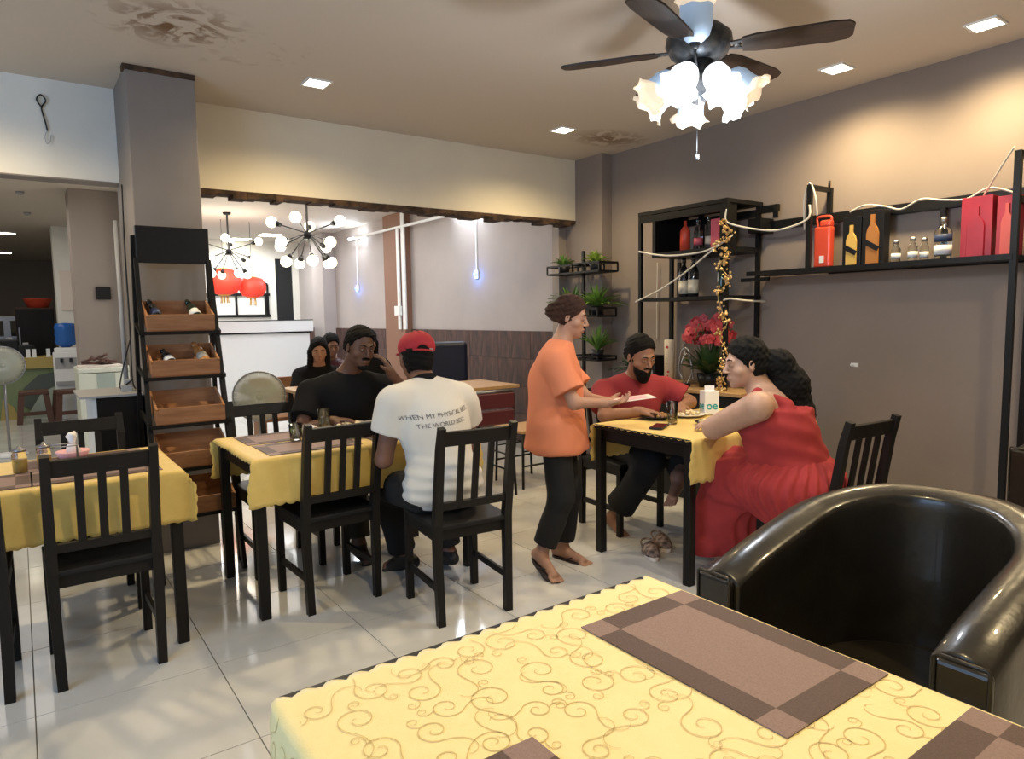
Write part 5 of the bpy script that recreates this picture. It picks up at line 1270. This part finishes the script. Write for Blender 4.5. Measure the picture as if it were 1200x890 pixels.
mn = thing('menu_sheet', 'thin pinkish menu sheet held by the woman in orange', 'menu', (2.66, 2.60, .925), R_(-30)); obj('sheet', MB().box((0, 0, 0), (.21, .15, .003), R=Matrix.Rotation(R_(-6), 3, 'Y')), 'paper', mn)
obj('printed_block', MB().box((0, 0, .003), (.15, .10, .001), R=Matrix.Rotation(R_(-6), 3, 'Y')), 'pink', mn)
# print on the back of the T-shirt, seen edge on
pm = MB().add([(-.05, 0, -.05), (.05, 0, -.05), (.05, 0, .05), (-.05, 0, .05), (-.05, 0, 0), (.05, 0, 0)], [(0, 1, 5, 4), (4, 5, 2, 3)])

# --- man in the white T-shirt and red cap, back to the camera
rzB = R_(4)
rB, J = person('man in white T-shirt and red cap seated with his back to the camera', (1.62, 2.88, 0), rzB, dict(
    head=(1.612, 3.075, 1.178), neck=(1.612, 2.990, 1.030), chest=(1.612, 2.905, .86), pelvis=(1.620, 2.845, .575), shR=(1.795, 2.965, .965), shL=(1.430, 2.950, .975),
    elR=(1.90, 3.03, .70), elL=(1.385, 3.00, .70), wrR=(1.80, 3.16, .79), wrL=(1.50, 3.20, .795), hipR=(1.71, 2.86, .545), hipL=(1.53, 2.86, .545),
    knR=(1.82, 3.24, .50), knL=(1.50, 3.26, .50), anR=(1.85, 3.22, .10), anL=(1.62, 3.30, .10), toR=(1.86, 3.38, .055), toL=(1.53, 3.44, .055)))
lo, hi = bounds(J, .24); F = Field(lo, hi, .005); body(F, J, .97, 1.05); RB = rotm(R_(-14), R_(10), R_(4)); T = head(F, J['head'], RB, .98, 1.03)
hand(F, J['wrR'], todir(rzB, (-.5, .85, .0)), todir(rzB, (0, 0, -1)), 1, .4); hand(F, J['wrL'], todir(rzB, (.3, .95, 0)), todir(rzB, (0, 0, -1)), -1, .4)
foot(F, J['anR'], J['toR'], 1, False); foot(F, J['anL'], J['toL'], 1, False)
obj('body', F.mesh('body', 'skin_brown'), None, rB)
F = Field(lo, hi, .007); shirt(F, J, 1.0, 1.06, .026, .52, (J['pelvis']+(0, 0, -.085), (0, .12, -1)), .016, .006); F.warp(folds(.0042, .75, 3)); F.warp(lambda X, Y, Z: .004*np.sin(Z*105+6*X)*np.clip((.78-Z)/.14, 0, 1)); sh = obj('t_shirt', F.mesh('t_shirt', 'white_tee'), None, rB)
F = Field(lo, hi, .008); trousers(F, J, 1.0, 1.04, .014, .014, .93); F.warp(folds(.004, .7, 4)); obj('trousers', F.mesh('trousers', 'black_cloth'), None, rB)
# black collar
up = nrm(J['head']-J['neck']); Fc = Field(J['neck']-.16, J['neck']+.16, .006); Fc.cone(J['neck']-up*.05, J['neck']+up*.045, .105, .072, .01, cuts=[(J['neck']+up*.050, up)]); Fc.ell(J['neck']-(0, .012, .008), (.115, .085, .036), None, .02); obj('collar', Fc.mesh('collar', 'black_tee'), None, rB)
hair_cap(T, RB, .98, 1.03, J['head'], .030, -.088, par=rB, o=.006)
# cap: crown and peak, strap opening at the back with a buckle
Fc = Field(J['head']-.2, J['head']+.24, .005); Fc.ell(T((0, -.008, .052)), (.092, .112, .080), RB, .01, cuts=[(T((0, 0, .020)), RB @ nrm((0, .05, -1)))]); Fc.ell(T((0, .12, .030)), (.070, .075, .010), RB, .015, cuts=[(T((0, .04, 0)), RB @ nrm((0, -1, 0)))])
Fc.ell(T((0, -.125, .018)), (.036, .03, .030), RB, .004, 's'); Fc.warp(folds(.0012, 1.2, 9)); obj('cap', Fc.mesh('cap', 'cap_red'), None, rB)
Rm = Matrix(RB.tolist()); obj('cap_buckle', MB().box(T((.045, -.108, .024)), (.022, .006, .016), R=Rm), 'steel', rB); obj('cap_strap', MB().tube([Vector(T((x, -.116+.35*x*x*8, .022))) for x in (-.05, -.025, 0, .025, .05)], .006, 6), 'cap_red', rB)
eyes(T, RB, rB, .98)
for q in 'RL':
    an, to = J['an'+q], J['to'+q]; Fs = Field(np.minimum(an, to)-.1, np.maximum(an, to)+.1, .006); foot(Fs, an, to, 1.12, False); Fs.cutplane(an+(0, 0, -.0), (0, 0, 1)); obj('shoe', Fs.mesh('shoe', 'shoe'), None, rB)
def shirt_text(root, shirtobj, lines, loc, size, rot_z, tilt):
    me = shirtobj.data; bv = BVHTree.FromPolygons([v.co[:] for v in me.vertices], [p.vertices[:] for p in me.polygons])
    for i, (ln, sc) in enumerate(lines):
        o = text_mesh(ln, size*sc, 'shirt_lettering', 'print', root, extrude=0)
        for v in o.data.vertices:
            x, z = v.co.x, v.co.y-i*size*1.45; x, z = x*math.cos(tilt)-z*math.sin(tilt), x*math.sin(tilt)+z*math.cos(tilt)
            p = Vector((loc[0]+x, -1.0, loc[2]+z)); h = bv.ray_cast(p, Vector((0, 1, 0)))
            v.co = (p.x, (h[0].y if h[0] is not None else 0)-.0025, p.z)
shirt_text(rB, sh, [('WHEN MY PHYSICAL BEST,', 1.0), ('THE WORLD BEST.', 1.0)], (-.048, 0, .925), .0285, 0, R_(5))

# --- man in black facing the camera side, hand raised to his cheek
rzC = R_(176)
rC, J = person('man in black T-shirt with one hand raised to his cheek', (1.62, 4.08, 0), rzC, dict(
    head=(1.655, 3.87, 1.200), neck=(1.618, 3.975, 1.030), chest=(1.610, 4.01, .86), pelvis=(1.640, 4.10, .575), shR=(1.402, 4.030, .935), shL=(1.825, 3.945, .945),
    elR=(1.300, 3.92, .735), elL=(1.985, 3.775, .835), wrR=(1.430, 3.785, .79), wrL=(1.790, 3.735, 1.045), hipR=(1.55, 4.08, .545), hipL=(1.73, 4.08, .545),
    knR=(1.50, 3.70, .50), knL=(1.78, 3.68, .50), anR=(1.50, 3.62, .10), anL=(1.74, 3.62, .10), toR=(1.52, 3.46, .055), toL=(1.70, 3.46, .055)))
lo, hi = bounds(J, .24); F = Field(lo, hi, .005); body(F, J, .98, 1.0); RC = rotm(R_(10), R_(13), R_(-5)); T = head(F, J['head'], RC, 1.0, 1.0)
hand(F, J['wrR'], todir(rzC, (.85, -.5, .05)), todir(rzC, (0, 0, -1)), -1, .35); hand(F, J['wrL'], todir(rzC, (-.42, .10, .90)), todir(rzC, (-.8, .5, -.2)), 1, .45)
foot(F, J['anR'], J['toR'], 1, False); foot(F, J['anL'], J['toL'], 1, False)
obj('body', F.mesh('body', 'skin_deep'), None, rC)
F = Field(lo, hi, .007); shirt(F, J, 1.02, 1.02, .022, .68, (J['pelvis']+(0, 0, -.06), (0, 0, -1)), .004); F.warp(folds(.0035, .75, 5)); obj('t_shirt', F.mesh('t_shirt', 'black_tee'), None, rC)
F = Field(lo, hi, .008); trousers(F, J, 1.0, 1.02, .012, .01, .92); obj('trousers', F.mesh('trousers', 'olive_cloth'), None, rC)
hair_cap(T, RC, 1.0, 1.0, J['head'], .040, -.040, par=rC, o=.007); eyes(T, RC, rC)
def beard(T, R, s, c, par, full=True):
    F = Field(np.array(c)-.18, np.array(c)+.18, .005)
    F.ell(T((0, .046, -.080) if full else (0, .062, -.100)), np.array((.053, .056, .044) if full else (.032, .036, .022))*s, R, .01, cuts=[(T((0, 0, -.052)), R @ nrm((0, -.15, 1)))]); F.cone(T((-.024, .092, -.046)), T((.024, .092, -.046)), .007*s, .007*s, .006)
    if full:
        F.ell(T((0, .070, -.112)), np.array((.042, .032, .046))*s, R, .02)
        for q in (-1, 1): F.cone(T((q*.060, .02, -.005)), T((q*.046, .05, -.07)), .010*s, .018*s, .01)
    F.ell(T((0, .112, -.062)), np.array((.018, .022, .009))*s, R, .003, 's'); F.warp(folds(.0015, 4, 7)); obj('beard', F.mesh('beard', 'hair'), None, par)
beard(T, RC, 1.0, J['head'], rC, False)
for q in 'RL':
    an, to = J['an'+q], J['to'+q]; Fs = Field(np.minimum(an, to)-.1, np.maximum(an, to)+.1, .006); foot(Fs, an, to, 1.12, False); Fs.cutplane(an, (0, 0, 1)); obj('shoe', Fs.mesh('shoe', 'shoe'), None, rC)

# --- bearded man in the red T-shirt behind the right table
rzD = R_(172)
rD, J = person('bearded man in red T-shirt looking down at the right table', (3.17, 3.17, 0), rzD, dict(
    head=(3.115, 2.985, 1.120), neck=(3.165, 3.085, .955), chest=(3.195, 3.130, .80), pelvis=(3.20, 3.20, .575), shR=(2.965, 3.145, .890), shL=(3.420, 3.060, .885),
    elR=(2.850, 3.02, .765), elL=(3.515, 2.93, .80), wrR=(2.965, 2.845, .800), wrL=(3.320, 2.83, .80), hipR=(3.10, 3.18, .545), hipL=(3.29, 3.17, .545),
    knR=(3.02, 2.80, .500), knL=(3.40, 2.78, .55), anR=(2.99, 3.10, .10), anL=(3.085, 2.66, .425), toR=(2.97, 2.95, .055), toL=(2.90, 2.60, .345)))
lo, hi = bounds(J, .24); F = Field(lo, hi, .005); body(F, J, .97, 1.06); RD = rotm(R_(0), R_(24), R_(6)); T = head(F, J['head'], RD, 1.0, 1.04)
hand(F, J['wrR'], todir(rzD, (.75, -.65, -.05)), todir(rzD, (0, 0, -1)), -1, .5); hand(F, J['wrL'], todir(rzD, (-.80, -.55, -.05)), todir(rzD, (0, 0, -1)), 1, .6)
foot(F, J['anR'], J['toR'], 1); foot(F, J['anL'], J['toL'], 1, True, (0, -.3, .9))
obj('body', F.mesh('body', 'skin_mid'), None, rD)
F = Field(lo, hi, .007); shirt(F, J, 1.02, 1.08, .022, .72, (J['pelvis']+(0, 0, -.06), (0, 0, -1)), .006); F.warp(folds(.004, .75, 6)); obj('t_shirt', F.mesh('t_shirt', 'red_tee'), None, rD)
F = Field(lo, hi, .008); trousers(F, J, 1.0, 1.05, .018, .03, .80); F.warp(folds(.004, .7, 8)); obj('trousers', F.mesh('trousers', 'black_cloth'), None, rD)
hair_cap(T, RD, 1.0, 1.04, J['head'], .042, -.040, par=rD, o=.007); eyes(T, RD, rD); beard(T, RD, 1.04, J['head'], rD, True)

# --- woman in the coral red sleeveless dress
rzE = R_(18)
rE, J = person('woman in coral red dress with long black ponytail leaning on the right table', (2.95, 1.82, 0), rzE, dict(
    head=(2.775, 1.985, 1.135), neck=(2.832, 1.925, .985), chest=(2.880, 1.890, .86), pelvis=(2.925, 1.815, .600), shR=(3.050, 1.955, .945), shL=(2.675, 1.845, .955),
    elR=(3.20, 2.16, .805), elL=(2.735, 2.130, .815), wrR=(3.00, 2.30, .795), wrL=(2.955, 2.245, .800), hipR=(3.04, 1.83, .56), hipL=(2.87, 1.81, .56),
    knR=(3.12, 2.19, .53), knL=(2.93, 2.19, .53), anR=(3.20, 2.24, .10), anL=(3.06, 2.24, .10), toR=(3.20, 2.39, .055), toL=(3.05, 2.39, .055)))
lo, hi = bounds(J, .30); F = Field(lo, hi, .005); body(F, J, .96, 1.10); RE = rotm(R_(38), R_(8), 0); T = head(F, J['head'], RE, .93, 1.02)
hand(F, J['wrR'], todir(rzE, (-.8, .5, 0)), todir(rzE, (0, 0, -1)), 1, .4, .9); hand(F, J['wrL'], todir(rzE, (.9, .3, 0)), todir(rzE, (0, 0, -1)), -1, .4, .9)
F.cone(J['shL'], J['elL'], .062, .054, .03); F.cone(J['shR'], J['elR'], .062, .054, .03)
foot(F, J['anR'], J['toR'], .9); foot(F, J['anL'], J['toL'], .9)
obj('body', F.mesh('body', 'skin_light'), None, rE)
F = Field(lo, hi, .007); up = nrm(J['neck']-J['pelvis']); rtv = nrm(J['shR']-J['shL']); RR = np.stack([rtv, np.cross(up, rtv), up], 1)
top = J['chest']+up*.092; F.ell(J['chest'], np.array((.188, .142, .19)), RR, .05, cuts=[(top, nrm(up-.5*RR[:, 1]))]); F.cone(J['pelvis']+up*.05, J['chest'], .175, .168, .05, cuts=[(top, nrm(up-.5*RR[:, 1]))])
for q in (-1, 1):
    t_ = J['neck']*.50+J['sh'+('L' if q < 0 else 'R')]*.50+up*.042; F.cone(J['chest']+up*.06+RR[:, 1]*.125+rtv*q*.085, t_, .022, .018, .02); F.cone(t_, J['chest']+up*.06-RR[:, 1]*.108+rtv*q*.085, .018, .026, .03)
F.warp(folds(.0045, .9, 11)); F.warp(lambda X, Y, Z: .004*np.sin(Z*70+25*X)*np.sin(X*22+Y*15)); bd = obj('dress_bodice', F.mesh('dress_bodice', 'red_dress'), None, rE)
F = Field(lo-.05, hi+.05, .008); wst = J['pelvis']+up*.10
F.cone(wst, J['pelvis']-(0, 0, .03), .150, .225, .04); F.ell(J['pelvis']-(0, -.02, .02), (.245, .215, .125), None, .05)
for q in 'LR': F.cone(J['hip'+q], J['kn'+q], .155, .115, .06); F.cone(J['kn'+q], J['an'+q]+(0, 0, .06), .11, .13, .06)
lw = todir(rzE, (-.03, .10, 0)); F.cone(J['knL']+(0, -.05, 0), J['knL']+lw+(0, .0, -.36), .13, .12, .08); F.cone(J['knL']*.5+J['knR']*.5, J['anL']*.5+J['anR']*.5+(0, 0, .08), .13, .16, .08)
pc_ = J['pelvis'].copy()
F.warp(lambda X, Y, Z: .0075*np.sin(26*np.arctan2(Y-pc_[1]+.02, X-pc_[0])+3*np.sin(14*Z))*np.clip((wst[2]+.02-Z)/.08, 0, 1) + .006*np.sin(38*X+9*Z)*np.clip((Y-pc_[1]-.2)/.1, 0, 1))
F.cutplane((0, 0, .115), (0, 0, -1)); obj('dress_skirt', F.mesh('dress_skirt', 'red_dress'), None, rE)
# hair and ponytail
tie = T((0, -.105, .020)); p1 = tie+todir(rzE, (.035, -.05, -.03)); p2 = tie+todir(rzE, (.075, -.085, -.13)); p3 = tie+todir(rzE, (.095, -.10, -.27)); p4 = tie+todir(rzE, (.115, -.11, -.42)); A_ = np.array([tie, p1, p2, p3, p4])
def tail(F):
    F.cone(T((0, -.07, .03)), tie, .045, .028, .02); F.cone(tie, p1, .028, .062, .02); F.cone(p1, p2, .062, .080, .03); F.cone(p2, p3, .080, .084, .03); F.cone(p3, p4, .084, .045, .03)
hair_cap(T, RE, .93, 1.02, J['head'], .058, -.065, par=rE, o=.010, extra=(A_.min(0)-.12, A_.max(0)+.12, tail), seed=12)
obj('hair_tie', MB().ball(tie, .030, 12, (1, .5, 1)), 'tissue', rE); eyes(T, RE, rE, .93)

# --- people at the rear table
def rear(label, loc, rz, hz, shirtm, lean=0, long=True, yaw=0):
    x, y = loc; c, s = math.cos(rz), math.sin(rz); W = lambda a, b, z: (x+c*a-s*b, y+s*a+c*b, z)
    r, J = person(label, (x, y, 0), rz, dict(head=W(0, .12+lean, hz), neck=W(0, .06+lean, hz-.15), chest=W(0, .02, hz-.32), pelvis=W(0, -.04, .56), shR=W(.17, .04, hz-.24), shL=W(-.17, .04, hz-.24), elR=W(.22, .16, hz-.42), elL=W(-.22, .16, hz-.42),
        wrR=W(.08, .34, .79), wrL=W(-.08, .34, .79), hipR=W(.09, 0, .54), hipL=W(-.09, 0, .54), knR=W(.11, .38, .50), knL=W(-.11, .38, .50), anR=W(.11, .36, .10), anL=W(-.11, .36, .10), toR=W(.11, .52, .055), toL=W(-.11, .52, .055)))
    lo, hi = bounds(J, .2); F = Field(lo, hi, .009); body(F, J, .92, .95); R = rotm(yaw, R_(16), 0); T = head(F, J['head'], R, .95); hand(F, J['wrR'], (0, 1, 0), (0, 0, -1), 1, .4); hand(F, J['wrL'], (0, 1, 0), (0, 0, -1), -1, .4); foot(F, J['anR'], J['toR'], .9, False); foot(F, J['anL'], J['toL'], .9, False)
    obj('body', F.mesh('body', 'skin_tan'), None, r); F = Field(lo, hi, .011); shirt(F, J, .95, 1.0, .022, .95); F.warp(folds(.004, .7, 1)); obj('top', F.mesh('top', shirtm), None, r)
    F = Field(lo, hi, .012); trousers(F, J, .95, 1.0); obj('trousers', F.mesh('trousers', 'black_cloth'), None, r)
    ex = None
    if long:
        a, b = T((-.075, -.02, -.02)), T((-.085, .0, -.19)); a2, b2 = T((.075, -.02, -.02)), T((.085, .0, -.19)); bk = T((0, -.08, -.12))
        ex = (np.minimum(b, bk)-.25, np.maximum(a2, b2)+.2, lambda F: (F.cone(a, b, .035, .030, .02), F.cone(a2, b2, .035, .030, .02), F.cone(T((0, -.05, 0)), bk, .08, .07, .03)))
    hair_cap(T, R, .95, 1.0, J['head'], .058, -.06, par=r, o=.010, extra=ex, h=.008); eyes(T, R, r, .95)
rear('rear woman in black bending over, seen left of the man in black', (2.36, 6.55), R_(165), 1.075, 'black_tee', .05)
rear('rear woman with long black hair seen right of the raised hand', (2.85, 5.98+.55), R_(170), 1.14, 'black_tee', .02)
rear('rear person mostly hidden just behind the head of the man in black', (2.62, 6.95), R_(175), 1.10, 'maroon', 0, False)
